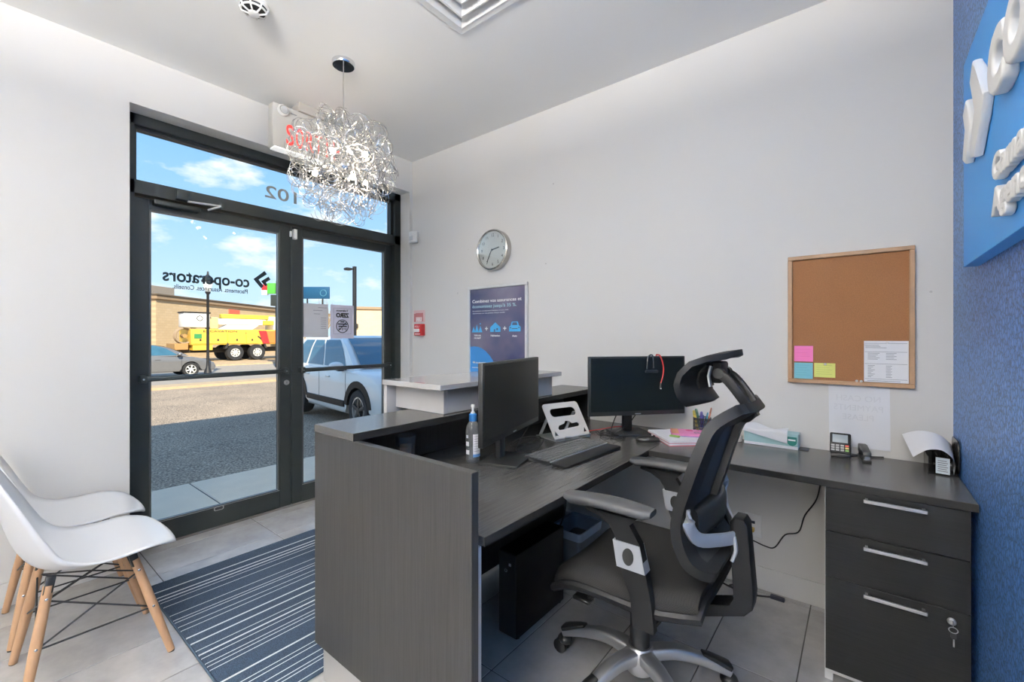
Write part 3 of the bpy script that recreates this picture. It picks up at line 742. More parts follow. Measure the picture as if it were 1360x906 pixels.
# ---- far buildings
BRICK = None
def block_mat(name, c1, c2, mortar, sx=1.4):
    m, n, l, b = nmat(name)
    tc = n.new('ShaderNodeTexCoord'); mp = n.new('ShaderNodeMapping'); mp.inputs['Rotation'].default_value = (R(90), 0, 0)
    l.new(tc.outputs['Object'], mp.inputs[0])
    br = n.new('ShaderNodeTexBrick'); br.inputs['Scale'].default_value = sx
    br.inputs['Color1'].default_value = c1 + (1,); br.inputs['Color2'].default_value = c2 + (1,); br.inputs['Mortar'].default_value = mortar + (1,)
    br.inputs['Mortar Size'].default_value = .012
    l.new(mp.outputs[0], br.inputs['Vector']); l.new(br.outputs['Color'], b.inputs['Base Color']); b.inputs['Roughness'].default_value = .9
    return m
BEIGE = block_mat('beige_block', (0.48, 0.36, 0.215), (0.52, 0.39, 0.24), (0.42, 0.31, 0.19))
A_ = Vector((-38.0, 8.25, 0)); B_ = Vector((-46.4, 19.6, 0)); dirv = (B_ - A_).normalized()
bt = thing('beige_building', 'beige block building with brown roof edge behind the yellow truck', 'building', (A_.x, A_.y, -.25), math.atan2(dirv.y, dirv.x), local=True)
part(MB().box(0, 26, -.0, 14, 0, 4.15), 'wall', BEIGE, bt, 0)
part(MB().box(-.15, 26.2, -.18, 14.2, 4.15, 4.42, .02, 1), 'roof_edge', mat('brown_fascia', (0.30, 0.21, 0.13), 0.8), bt, 0)
part(MB().box(-.22, 26.3, -.26, 14.3, 4.42, 4.52, .01, 1), 'roof_cap', mat('dark_fascia', (0.12, 0.09, 0.06), 0.7), bt, 0)
ru = part(MB().box(1.6, 4.0, 2.0, 4.0, 4.5, 5.35, .03, 1), 'rooftop_unit', mat('hvac_grey', (0.26, 0.22, 0.18), 0.7), bt)
part(MB().box(.75, 1.55, 2.0, 4.0, 4.5, 5.2, .02, 1), 'hood', mat('hvac_light', (0.55, 0.50, 0.42), 0.7), ru)
for (x, z) in ((3.1, 2.55), (3.2, 1.2)):
    part(MB().box(x - .16, x + .16, -.28, 0, z - .25, z + .25, .04, 1), 'wall_light', DK, bt)
part(MB().box(7.3, 8.7, -.06, 0, 2.85, 3.9, .01, 1), 'red_sign', mat('red_sign', (0.75, 0.13, 0.07), 0.5), bt)
rb = thing('tan_building', 'low tan building beyond the white crossover', 'building', (-37.2, 21.5, -.2), math.atan2(1.8, 1.2) , local=True)
part(MB().box(0, 14, 0, 10, 0, 4.05), 'wall', block_mat('tan_block', (0.62, 0.49, 0.32), (0.66, 0.52, 0.35), (0.55, 0.42, 0.28)), rb, 0)
part(MB().box(-.1, 14.1, -.15, 10.1, 4.05, 4.3, .02, 1), 'roof_edge', mat('tan_fascia', (0.33, 0.24, 0.15), 0.8), rb, 0)
part(MB().box(1.1, 1.5, -.25, 0, 2.3, 2.7, .04, 1), 'wall_light', DK, rb)
# ---- lantern post
LP = (-22.0, 6.55); zg = gz(LP[0])
t = thing('lantern_post', 'black street lantern post standing behind the grey hatchback', 'street lamp', (LP[0], LP[1], zg))
BLK = mat('black_iron', (0.012, 0.012, 0.013), 0.5)
part(MB().lathe([(.16, 0), (.14, .25), (.075, .4), (.055, .6), (.05, 3.55), (.10, 3.62), (.10, 3.68)], (LP[0], LP[1], zg), 14), 'post', BLK, t)
part(MB().lathe([(.10, 3.68), (.20, 4.05), (.18, 4.10)], (LP[0], LP[1], zg), 8), 'lantern_glass', mat('lantern_glass', (0.62, 0.66, 0.68), 0.2), t)
part(MB().lathe([(.24, 4.08), (.25, 4.14), (.14, 4.32), (.05, 4.40), (.03, 4.55)], (LP[0], LP[1], zg), 8), 'lantern_cap', BLK, t)
LP = (-22.6, 13.9); zg = gz(LP[0])
t = thing('parking_lamp', 'tall dark parking lot lamp with a short arm above the crossover', 'street lamp', (LP[0], LP[1], zg))
part(MB().box(LP[0] - .085, LP[0] + .085, LP[1] - .085, LP[1] + .085, zg, 5.30, .01, 1), 'post', BLK, t)
part(MB().box(LP[0] - .45, LP[0] - .1, LP[1] - .42, LP[1] - .09, 5.08, 5.22, .03, 1), 'lamp_head', BLK, t)
part(MB().box(LP[0] - .2, LP[0] - .03, LP[1] - .16, LP[1] - .03, 5.12, 5.19), 'arm', BLK, t, 0)
# ---- signs by the street
BS = (-19.5, 10.0)
t = thing('street_sign', 'dark blue board sign with a round emblem above the street', 'sign', (BS[0], BS[1], gz(BS[0])))
rv = Vector((0.7815, 0.6239, 0))
def board(cx, cy, hw, z0, z1, th, m, nm, parent, bev=.01):
    return part(MB().obox((cx, cy, (z0 + z1) / 2), rv, (-rv.y, rv.x, 0), (0, 0, 1), hw, th, (z1 - z0) / 2, bev), nm, m, parent)
board(BS[0], BS[1], .66, 3.02, 3.56, .05, mat('navy_board', (0.006, 0.075, 0.17), 0.5), 'sign_board', t)
c_ = Vector((BS[0], BS[1], 3.28)) + rv * .40 - Vector((-rv.y, rv.x, 0)) * .06
part(MB().tube([c_ + rv * (.14 * math.cos(a)) + Vector((0, 0, .14 * math.sin(a))) for a in [2 * math.pi * k / 20 for k in range(20)]], .014, 6, True), 'emblem', mat('teal_print', (0.10, 0.28, 0.38), 0.6), t)
for s_ in (-.35, .35): part(MB().cyl(Vector((BS[0], BS[1], gz(BS[0]))) + rv * s_, Vector((BS[0], BS[1], 3.05)) + rv * s_, .035, n=10), 'post', BLK, t)
GS = (-26.3, 11.1)
t = thing('pylon_sign', 'tall street pylon with red, white and green boxes beside the door stile', 'sign', (GS[0], GS[1], gz(GS[0])))
board(GS[0] - .05, GS[1] - .1, .22, 3.75, 4.35, .12, mat('green_box', (0.10, 0.50, 0.06), 0.4), 'green_box', t)
board(GS[0] + .42, GS[1] + .25, .26, 3.72, 4.45, .2, mat('grey_box', (0.16, 0.16, 0.15), 0.5, var=.3, vs_=4), 'grey_box', t)
board(GS[0] - .42, GS[1] - .33, .15, 3.95, 4.28, .1, RED, 'red_box', t)
board(GS[0] - .42, GS[1] - .33, .15, 3.68, 3.95, .1, TW, 'white_box', t)
board(GS[0] + .28, GS[1] + .15, .42, 3.05, 3.68, .16, mat('dark_box', (0.035, 0.04, 0.035), 0.5), 'dark_box', t)
board(GS[0] + .34, GS[1] + .20, .24, gz(GS[0]), 3.05, .14, BLK, 'column', t)
text('GAZ', (GS[0] + .42 - .1, GS[1] + .02, 2.85), (0, 0, -1), (.78, .62, 0), mat('yellow_print', (0.6, 0.45, 0.08), 0.5), t, 'lettering', size=.22, width=.9)
# ---- bare street tree
t = thing('bare_tree', 'small bare tan tree far behind the notices on the door', 'tree', (-30.5, 16.4, gz(-30.5)))
TB = mat('bare_twig', (0.34, 0.24, 0.13), 0.9)
part(MB().tube([(-30.5, 16.4, gz(-30.5)), (-30.5, 16.4, 2.2)], [.12, .07], 8), 'trunk', TB, t)
tw = MB()
for k in range(46):
    a = random.uniform(0, 6.28); h = random.uniform(1.4, 2.2); L_ = random.uniform(.9, 1.9); sp = random.uniform(.2, .75)
    p = Vector((-30.5, 16.4, h)); q = p + Vector((math.cos(a) * sp * L_ * .5, math.sin(a) * sp * L_ * .5, L_ * .6)); r_ = q + Vector((math.cos(a + .4) * sp * .4, math.sin(a + .4) * sp * .4, L_ * .5))
    tw.tube([p, q, r_], [.03, .02, .008], 4)
part(tw, 'twigs', TB, t)['kind'] = 'stuff'

# ================================================================== RECEPTION DESK
WZ = 0.740                                         # worktop height
t = thing('reception_desk', 'dark grey wood laminate reception desk body with tall end panel', 'desk', (-1.16, 1.65, 0))
part(MB().box(-1.558, -0.768, 0.798, 0.825, 0.150, 0.918, 0.0015, 1), 'end_panel', LAM_V, t, 0)
part(MB().box(-1.548, -0.778, 0.8255, 0.8460, 0.0, 0.7145, 0.001, 1), 'support_panel', GREYLAM, t, 0, 'light grey inner panel')
part(MB().box(-1.558, -1.533, 0.8255, 2.488, 0.150, 0.918, 0.001, 1), 'front_panel', LAM_V, t, 0)
part(MB().box(-1.550, -1.535, 0.8470, 2.488, 0.032, 0.1495), 'kick_plate', LAM_V, t, 0)
part(MB().box(-1.560, -1.304, 0.796, 2.488, 0.9185, 0.945, 0.0015, 1), 'counter_top', LAM_Y, t, 0)
EDGE = mat('dark_edge_band', (0.014, 0.014, 0.014), 0.65, var=.1, spec=.2)
eb = MB(); eb.box(-1.3040, -1.3030, 0.797, 2.487, 0.9195, 0.944); part(eb, 'edge_band', EDGE, t, 0)
part(MB().box(-1.531, -1.35, 2.462, 2.486, 0.7405, 0.9180), 'end_upright', LAM_V, t, 0)
t = thing('desk_worktop', 'dark wood worktop beside the end panel, carrying the keyboard', 'worktop', (-1.15, 1.6, 0.715))
part(MB().box(-1.5315, -0.7685, 0.8465, 2.488, 0.715, WZ, 0.0015, 1), 'board', LAM_Y, t, 0)
part(MB().box(-0.7684, -0.7668, 0.8465, 1.9715, 0.7145, WZ - .0008), 'edge_band', EDGE, t, 0)
t = thing('return_worktop', 'dark wood worktop along the long wall with the card terminal', 'worktop', (-0.24, 2.23, 0.715))
part(MB().box(-0.7665, 0.286, 1.972, 2.488, 0.715, WZ, 0.0015, 1), 'board', LAM_X, t, 0)
part(MB().box(-0.7665, 0.286, 1.9704, 1.9719, 0.7147, WZ - .0008), 'edge_band', EDGE, t, 0)
t = thing('raised_counter', 'light grey raised transaction counter standing on the desk front', 'counter', (-1.5, 1.6, 0.945))
part(MB().box(-1.680, -1.295, 1.170, 2.062, 1.050, 1.072, 0.0015, 1), 'counter_slab', GREYTOP, t, 0)
part(MB().box(-1.680, -1.657, 1.178, 2.055, 0.10, 1.0495, 0.001, 1), 'visitor_panel', GREYLAM, t, 0)
part(MB().box(-1.6565, -1.337, 1.226, 1.245, 0.9455, 1.0495, 0.001, 1), 'cross_panel', GREYLAM, t, 0)
part(MB().box(-1.6565, -1.337, 2.012, 2.031, 0.9455, 1.0495, 0.001, 1), 'cross_panel', GREYLAM, t, 0)
part(MB().box(-1.356, -1.337, 1.2455, 2.0115, 0.9455, 1.0495, 0.001, 1), 'inner_panel', GREYLAM, t, 0)
# ---- drawer pedestal
t = thing('drawer_pedestal', 'three drawer pedestal under the worktop beside the blue wall', 'cabinet', (0.085, 2.2, 0))
PX0, PX1 = -0.106, 0.272
body = MB(); body.box(PX0, PX0 + .018, 1.992, 2.45, 0.027, 0.7145); body.box(PX1 - .018, PX1, 1.992, 2.45, 0.027, 0.7145); body.box(PX0 + .018, PX1 - .018, 1.992, 2.45, .027, .045); body.box(PX0 + .018, PX1 - .018, 2.43, 2.45, .045, .7145)
part(body, 'carcass', WHITE, t, 0)
for x in (PX0 + .012, PX1 - .012):
    for y in (2.003, 2.44): part(MB().box(x - .012, x + .012, y - .011, y + .011, 0.0, 0.0265), 'foot', PLAST_W, t, 0)
for i, (z0, z1, zh) in enumerate(((0.556, 0.7125, 0.693), (0.388, 0.553, 0.528), (0.048, 0.385, 0.363))):
    d = part(MB().box(PX0 + .003, PX1 - .002, 1.974, 1.991, z0, z1, 0.001, 1), 'drawer', LAM_D, t, 0)
    h = MB(); h.box(0.006, 0.168, 1.944, 1.952, zh - .0055, zh + .0055, 0.001, 1); h.box(0.010, 0.018, 1.952, 1.974, zh - .004, zh + .004); h.box(0.156, 0.164, 1.952, 1.974, zh - .004, zh + .004)
    part(h, 'handle', STEEL, d, 0)
    if i == 2:
        lk = part(MB().lathe([(.011, 0), (.011, -.006), (.008, -.009), (.002, -.009)], (0.226, 1.974, 0.352), 18, 'Y'), 'lock', STEEL, d)
key = thing('key', 'small key with ring hanging from the bottom drawer lock', 'key', (0.228, 1.962, 0.30))
part(MB().tube([(0.2285 + .0105 * math.cos(a), 1.962, 0.330 + .009 * math.sin(a)) for a in [2 * math.pi * k / 20 for k in range(20)]], .0014, 6, True), 'key_ring', STEEL, key)
part(MB().box(0.2265, 0.2285, 1.955, 1.966, 0.344, 0.358, .0005, 1), 'key_in_lock', STEEL, key)
part(MB().prism(rrect(0.222, 0.236, .302, .322, .005), 'y', 1.961, 1.963), 'key_bow', PLAST_B, key)
part(MB().box(0.2275, 0.2315, 1.9613, 1.9630, 0.277, 0.303, .0005, 1), 'key_blade', STEEL, key)

# ================================================================== RUG
rug = MB(); rug.box(-2.787, -1.590, 0.575, 2.20, 0.0005, 0.009, 0.003, 2)
rug_o = thing('entrance_rug', 'navy rug with thin white stripes between door and desk', 'rug', (-2.2, 1.4, 0))
part(rug, 'pile', rug_mat(), rug_o)
hm = MB()
hm.box(-2.795, -2.787, 0.567, 2.208, 0.0005, 0.0105, .003, 1); hm.box(-1.590, -1.582, 0.567, 2.208, 0.0005, 0.0105, .003, 1)
hm.box(-2.787, -1.590, 0.567, 0.575, 0.0005, 0.0105, .003, 1); hm.box(-2.787, -1.590, 2.20, 2.208, 0.0005, 0.0105, .003, 1)
part(hm, 'hem', mat('rug_hem', (0.035, 0.06, 0.09), 0.95), rug_o)

# ================================================================== WHITE SHELL CHAIRS
def shell_chair(label, loc):
    t = thing('shell_chair', label, 'chair', loc, 0.0, 'white visitor chairs by the window wall', local=True)
    prof = bez([(0, .238, .412), (0, .215, .436), (0, .13, .440), (0, .02, .424), (0, -.09, .418), (0, -.165, .445), (0, -.212, .52), (0, -.243, .63), (0, -.268, .75), (0, -.275, .815)], 36)
    wid = bez([(.135, 0, 0), (.192, 0, 0), (.228, 0, 0), (.236, 0, 0), (.236, 0, 0), (.236, 0, 0), (.234, 0, 0), (.226, 0, 0), (.198, 0, 0), (.150, 0, 0)], 36)
    edge = bez([(0, .225, .412), (0, .200, .438), (0, .125, .456), (0, .030, .452), (0, -.050, .462), (0, -.112, .500), (0, -.152, .570), (0, -.195, .665), (0, -.238, .755), (0, -.266, .808)], 36)
    n = len(prof) - 1
    def f(u, v):
        k = min(n, int(round(u * n))); s = 2 * v - 1
        p = prof[k].lerp(edge[k], abs(s) ** 2.4)
        return Vector((s * wid[k].x, p.y, p.z))
    sh = part(MB().grid(f, n, 20), 'shell', SHELL, t, 80)
    md = sh.modifiers.new('thickness', 'SOLIDIFY'); md.thickness = .008; md.offset = 0
    for sx in (-1, 1):
        for sy in (-1, 1):
            top = Vector((sx * .125, sy * .115 - .02, .395)); ft = Vector((sx * .194, .198 if sy > 0 else -.205, 0))
            lg = part(MB().tube([ft + Vector((0, 0, .004)), ft.lerp(top, .5), ft.lerp(top, .98)], [.0125, .0165, .0150], 14), 'leg', WOODLEG, t)
            part(MB().cyl(ft, ft + Vector((0, 0, .006)), .011, n=12), 'glide', PLAST_B, lg)
            for q in (.50, .88):
                p = ft.lerp(top, q); part(MB().ball(p + Vector((sx * .015, 0, 0)), .004, .0055, .0055, 8), 'screw', CHROME, lg)
            part(MB().obox(top + Vector((0, 0, -.005)), (1, 0, 0), (0, 1, 0), (sx * -.17, sy * -.2, 1), .013, .013, .028, .003), 'bracket', PLAST_B, t)
    P = {}
    for sx in (-1, 1):
        for sy in (-1, 1):
            top = Vector((sx * .125, sy * .115 - .02, .395)); ft = Vector((sx * .194, .198 if sy > 0 else -.205, 0))
            P[sx, sy, 'h'] = ft.lerp(top, .86); P[sx, sy, 'm'] = ft.lerp(top, .48)
    c = Vector((0, -.01, .345))
    W = []
    for s in (-1, 1):
        W += [(P[s, -1, 'h'], P[s, 1, 'm']), (P[s, 1, 'h'], P[s, -1, 'm']), (P[-1, s, 'h'], P[1, s, 'm']), (P[1, s, 'h'], P[-1, s, 'm'])]
        W += [(P[s, -1, 'm'], P[s, 1, 'm']), (P[-1, s, 'h'], c), (P[1, s, 'h'], c)]
    for a, b in W: part(MB().cyl(a, b, .0032, n=6), 'wire_brace', PLAST_B, t)
    return t
shell_chair('white plastic shell chair with wooden legs, nearer the rug corner', (-2.365, 0.322, 0))
shell_chair('white plastic shell chair with wooden legs, against the window wall', (-2.868, 0.322, 0))

# ================================================================== OFFICE CHAIR
oc = thing('office_chair', 'black mesh office chair with headrest and aluminium star base', 'chair', (-0.62, 1.51, 0))
HX, HY = -0.62, 1.51
part(MB().lathe([(.045, .075), (.058, .095), (.052, .150), (.040, .165)], (HX, HY, 0), 20), 'base_hub', ALU, oc)
for k in range(5):
    a = R(180 + 72 * k); c = Vector((math.cos(a), math.sin(a), 0)); d = Vector((-c.y, c.x, 0)); o_ = Vector((HX, HY, 0))
    pts = bez([o_ + c * .03 + Vector((0, 0, .135)), o_ + c * .12 + Vector((0, 0, .142)), o_ + c * .22 + Vector((0, 0, .118)), o_ + c * .315 + Vector((0, 0, .078))], 12)
    rr = [1.0 - .38 * i / (len(pts) - 1) for i in range(len(pts))]
    lg = part(MB().tube(pts, rr, 12, flat=(.030, .024, d)), 'base_leg', ALU, oc, 50)
    part(MB().tube([p + Vector((0, 0, .022 - .004 * i / 4)) for i, p in enumerate(pts[-5:])], [.6, .8, .9, 1.0, 1.0], 10, flat=(.024, .010, d)), 'leg_cap', PLAST_B, lg)
    cc = o_ + c * .312
    ca = part(MB().cyl(cc + Vector((0, 0, .030)), cc + Vector((0, 0, .085)), .012, n=10), 'castor', PLAST_B, oc)
    for s_ in (-1, 1):
        wc = cc + d * (s_ * .017) + c * .012
        ax = d
        part(MB().tube([wc + Vector((0, 0, .027)) - ax * .011, wc + Vector((0, 0, .027)) - ax * .008, wc + Vector((0, 0, .027)) + ax * .008, wc + Vector((0, 0, .027)) + ax * .011], [.022, .027, .027, .022], 18), 'castor_wheel', PLAST_B, ca)
    part(MB().ball(cc + Vector((0, 0, .050)), .030, .030, .020, 14), 'castor_hood', PLAST_B, ca)
part(MB().lathe([(.034, .160), (.034, .285), (.029, .290), (.029, .33), (.018, .335), (.018, .41)], (HX, HY, 0), 18), 'gas_column', PLAST_B, oc)
me_ = MB(); me_.box(HX - .13, HX + .16, HY - .085, HY + .085, .375, .440, .015, 2); me_.box(HX - .05, HX + .12, HY - .22, HY + .22, .415, .452, .008, 2)
part(me_, 'tilt_mechanism', PLAST_B, oc)
lv = MB(); lv.tube([(-.66, 1.42, .400), (-.70, 1.38, .385), (-.745, 1.36, .350)], .008, 8); lv.box(-.80, -.73, 1.34, 1.38, .335, .352, .006, 1)
part(lv, 'lever', PLAST_B, oc)
# seat: padded pan with a waterfall front
def seat_f(u, v, top=True):
    x = -0.835 + .475 * u; s = 2 * v - 1
    hw = .252 * (1 - .10 * max(0, .18 - u) / .18 - .14 * max(0, u - .75) / .25)
    z = .502 - .055 * max(0, (.28 - u) / .28) ** 2 + .012 * s * s + .014 * max(0, u - .7) / .3
    z -= .030 * max(0, abs(s) - .86) / .14
    if not top: z = z - .052 + .02 * max(0, abs(s) - .6) / .4 * 0
    return Vector((x, HY + s * hw, z))
st_ = MB(); NU, NV = 20, 18
tp = [[st_.bm.verts.new(seat_f(i / NU, j / NV)) for j in range(NV + 1)] for i in range(NU + 1)]
bo = [[st_.bm.verts.new(seat_f(i / NU, j / NV, False)) for j in range(NV + 1)] for i in range(NU + 1)]
for g_, fl in ((tp, 0), (bo, 1)):
    for i in range(NU):
        for j in range(NV): st_.bm.faces.new((g_[i][j], g_[i + 1][j], g_[i + 1][j + 1], g_[i][j + 1]))
bd = [(i, 0) for i in range(NU)] + [(NU, j) for j in range(NV)] + [(i, NV) for i in range(NU, 0, -1)] + [(0, j) for j in range(NV, 0, -1)]
for q in range(len(bd)):
    (i, j), (k, l_) = bd[q], bd[(q + 1) % len(bd)]
    st_.bm.faces.new((tp[i][j], tp[k][l_], bo[k][l_], bo[i][j]))
se = part(st_, 'seat', MESHF, oc, 55)
rimp = [seat_f(i / NU, j / NV) + Vector((0, 0, -.036)) for (i, j) in bd]
part(MB().tube(rimp[::2], .016, 8, True), 'seat_frame', PLAST_G, se)
# arms
def arm(y, dx=0.0):
    s_ = -1 if y < HY else 1
    a = MB()
    def sec(x, z, hx, hy, yy=y): return [(x + dx - hx, yy - hy, z), (x + dx + hx, yy - hy, z), (x + dx + hx, yy + hy, z), (x + dx - hx, yy + hy, z)]
    a.loft([sec(-.497, .405, .032, .013), sec(-.505, .49, .032, .014), sec(-.530, .575, .040, .016), sec(-.545, .650, .038, .014), sec(-.572, .700, .032, .013), sec(-.580, .722, .060, .014)])
    po = part(a, 'arm_post', PLAST_G, oc, 50)
    a2 = MB(); a2.tube([(-.685 + dx, y, .722), (-.64 + dx, y, .712), (-.60 + dx, y, .690), (-.575 + dx, y, .655)], [1, 1, 1, 1], 8, flat=(.013, .010, (0, 1, 0)))
    part(a2, 'arm_brace', PLAST_G, po)
    b = MB(); b.loft([sec(-.533, .572, .044, .020), sec(-.549, .648, .042, .018)])
    sl_ = part(b, 'silver_sleeve', SILVER, oc, 30)
    part(MB().prism([(-.541 + dx + .017 * math.cos(q), .610 + .025 * math.sin(q)) for q in [2 * math.pi * k / 18 for k in range(18)]], 'y', min(y - .0225, y + .0225), max(y - .0225, y + .0225)), 'height_button', PLAST_B, sl_)
    pd = MB()
    ys = lambda u: .040 * (1 - .25 * abs(2 * u - 1) ** 3)
    rings = []
    for i in range(13):
        u = i / 12; x = -.762 + .290 * u
        z1 = .752 + .012 * math.sin(u * 2.6) ; w = ys(u) * (1 if 0 < i < 12 else .86); th = .030 if 0 < i < 12 else .018
        rings.append([(x, y + w * math.copysign(abs(math.cos(q)) ** .5, math.cos(q)), z1 - th / 2 + th / 2 * math.copysign(abs(math.sin(q)) ** .6, math.sin(q))) for q in [2 * math.pi * k / 14 for k in range(14)]])
    pd.loft(rings); part(pd, 'arm_pad', PAD, oc, 50)
    c = MB(); c.tube([(-.50 + dx, y, .415), (-.50 + dx, y - s_ * .06, .408), (-.50 + dx, y - s_ * .16, .418)], [1, 1, 1], 10, flat=(.030, .010, (1, 0, 0)))
    part(c, 'arm_bracket', PLAST_G, po)
arm(1.248); arm(1.772, -.035)
# backrest: curved plate outline from the side, frame round it and mesh inside
bprof = bez([(-.322, 0, .580), (-.358, 0, .592), (-.395, 0, .625), (-.418, 0, .690), (-.412, 0, .760), (-.385, 0, .852), (-.358, 0, .941), (-.330, 0, 1.010), (-.268, 0, 1.058)], 48)
NB = len(bprof) - 1
def half(u): return .175 + .055 * math.sin(math.pi * min(1, u * 1.25 + .05)) ** .8 if u < .75 else (.175 + .055 * math.sin(math.pi * .9875) ** .8) - .12 * ((u - .75) / .25) ** 2 + .045 * ((u - .75) / .25)
def back_p(u, s, off=0.0):
    k = u * NB; i = min(NB - 1, int(k)); p = bprof[i].lerp(bprof[i + 1], k - i); q = (bprof[i + 1] - bprof[i]).normalized()
    nrm = Vector((q.z, 0, -q.x))
    h = .232 - .050 * max(0, (.22 - u) / .22) ** 1.5 - .085 * max(0, (u - .55) / .45) ** 1.8
    return Vector((p.x + .028 * (1 - s * s) * min(1, u * 3), HY + s * h, p.z)) + nrm * off
def slab_grid(mb, f, nu, nv, th):
    A = [[mb.bm.verts.new(f(i / nu, j / nv, th / 2)) for j in range(nv + 1)] for i in range(nu + 1)]
    B = [[mb.bm.verts.new(f(i / nu, j / nv, -th / 2)) for j in range(nv + 1)] for i in range(nu + 1)]
    for g_ in (A, B):
        for i in range(nu):
            for j in range(nv): mb.bm.faces.new((g_[i][j], g_[i + 1][j], g_[i + 1][j + 1], g_[i][j + 1]))
    b_ = [(i, 0) for i in range(nu)] + [(nu, j) for j in range(nv)] + [(i, nv) for i in range(nu, 0, -1)] + [(0, j) for j in range(nv, 0, -1)]
    for q in range(len(b_)):
        (i, j), (k, l_) = b_[q], b_[(q + 1) % len(b_)]
        mb.bm.faces.new((A[i][j], A[k][l_], B[k][l_], B[i][j]))
    return mb
bk = MB()
slab_grid(bk, lambda u, v, o_: back_p(u, -1 + .26 * v, o_), 30, 3, .030)
slab_grid(bk, lambda u, v, o_: back_p(u, .74 + .26 * v, o_), 30, 3, .030)
slab_grid(bk, lambda u, v, o_: back_p(.14 * u, -.74 + 1.48 * v, o_), 5, 8, .030)
slab_grid(bk, lambda u, v, o_: back_p(.88 + .12 * u, -.74 + 1.48 * v, o_), 5, 8, .030)
bf = part(bk, 'back_frame', PLAST_G, oc, 50)
part(slab_grid(MB(), lambda u, v, o_: back_p(.13 + .76 * u, -.76 + 1.52 * v, o_), 24, 10, .006), 'back_mesh', mat('grey_mesh', (0.035, 0.036, 0.038), 0.85, var=.3, vs_=300), bf)
part(slab_grid(MB(), lambda u, v, o_: back_p(.30 + .66 * u, -.10 + .2 * v, o_ + .016), 14, 3, .020), 'back_spine', PLAST_B, bf)
# lumbar cushion, silver yoke and rear support
part(MB().tube(bez([(-.395, 1.36, .705), (-.372, 1.44, .715), (-.365, 1.51, .718), (-.372, 1.58, .715), (-.395, 1.66, .705)], 16), 1.0, 12, flat=(.045, .022, (0, 0, 1))), 'lumbar_cushion', PLAST_B, oc, 50)
for s_ in (-1, 1):
    ya = HY + s_ * .205; ym = HY + s_ * .12
    part(MB().tube(bez([(-.392, ya, .765), (-.388, ya, .715), (-.372, HY + s_ * .165, .668), (-.335, ym * .5 + (HY + s_ * .045) * .5, .648), (-.306, HY + s_ * .035, .646)], 18), 1.0, 10, flat=(.020, .006, (0, 0, 1))), 'silver_yoke', SILVER, oc, 50)
part(MB().tube(bez([(-.306, HY - .034, .650), (-.300, HY - .036, .610), (-.310, HY - .036, .575)], 8), 1.0, 8, flat=(.010, .006, (0, 1, 0))), 'silver_strip', SILVER, oc)
sp = [(a_ + .012, b_) for a_, b_ in [(-.330, .655), (-.330, .690), (-.318, .706), (-.292, .706), (-.281, .690), (-.264, .480), (-.268, .438), (-.290, .412), (-.40, .368), (-.50, .385), (-.50, .415), (-.39, .405), (-.325, .428), (-.312, .455)]]
part(MB().prism(sp, 'y', HY - .034, HY + .034, bev=.007), 'rear_support', PLAST_G, oc, 40)
# headrest: curved shell, two-armed fork
def head_p(u, v, o_):
    s = 2 * v - 1
    pr = [(-.365, 1.062), (-.388, 1.090), (-.398, 1.125), (-.392, 1.160), (-.368, 1.192), (-.330, 1.210), (-.290, 1.216)]
    k = u * 6; i = min(5, int(k)); a, b = Vector((pr[i][0], 0, pr[i][1])), Vector((pr[i + 1][0], 0, pr[i + 1][1])); p = a.lerp(b, k - i); q = (b - a).normalized()
    h = .150 * (1 - .35 * (2 * u - .9) ** 2)
    p = p + Vector((-.055 * s * s * (1 - .5 * u), 0, -.012 * s * s))
    return Vector((p.x, HY + s * h, p.z)) + Vector((q.z, 0, -q.x)) * o_
hr = part(slab_grid(MB(), head_p, 18, 16, .018), 'headrest', PLAST_G, oc, 60)
part(slab_grid(MB(), lambda u, v, o_: head_p(.22 + .42 * u, .22 + .56 * v, o_ + .012), 8, 8, .006), 'headrest_mesh', MESHF, hr)
for s_ in (-1, 1):
    part(MB().tube(bez([(-.345, HY + s_ * .045, 1.150), (-.318, HY + s_ * .050, 1.128), (-.285, HY + s_ * .048, 1.085), (-.262, HY + s_ * .040, 1.045), (-.272, HY + s_ * .020, 1.018), (-.300, HY + s_ * .010, 1.015)], 20), 1.0, 10, flat=(.012, .015, (0, 1, 0))), 'headrest_arm', PLAST_G, oc, 50)
    part(MB().cyl((-.345, HY + s_ * .030, 1.150), (-.345, HY + s_ * .062, 1.150), .016, n=16), 'headrest_pivot', PLAST_B, oc)
part(MB().box(-.372, -.338, HY - .045, HY + .045, 1.118, 1.185, .008, 2), 'headrest_bracket', PLAST_G, oc)
part(MB().tube([(-.366, HY - .062, 1.108), (-.372, HY - .060, 1.14), (-.366, HY - .055, 1.172)], [1, 1, 1], 8, flat=(.012, .004, (0, 1, 0))), 'silver_trim', SILVER, oc)

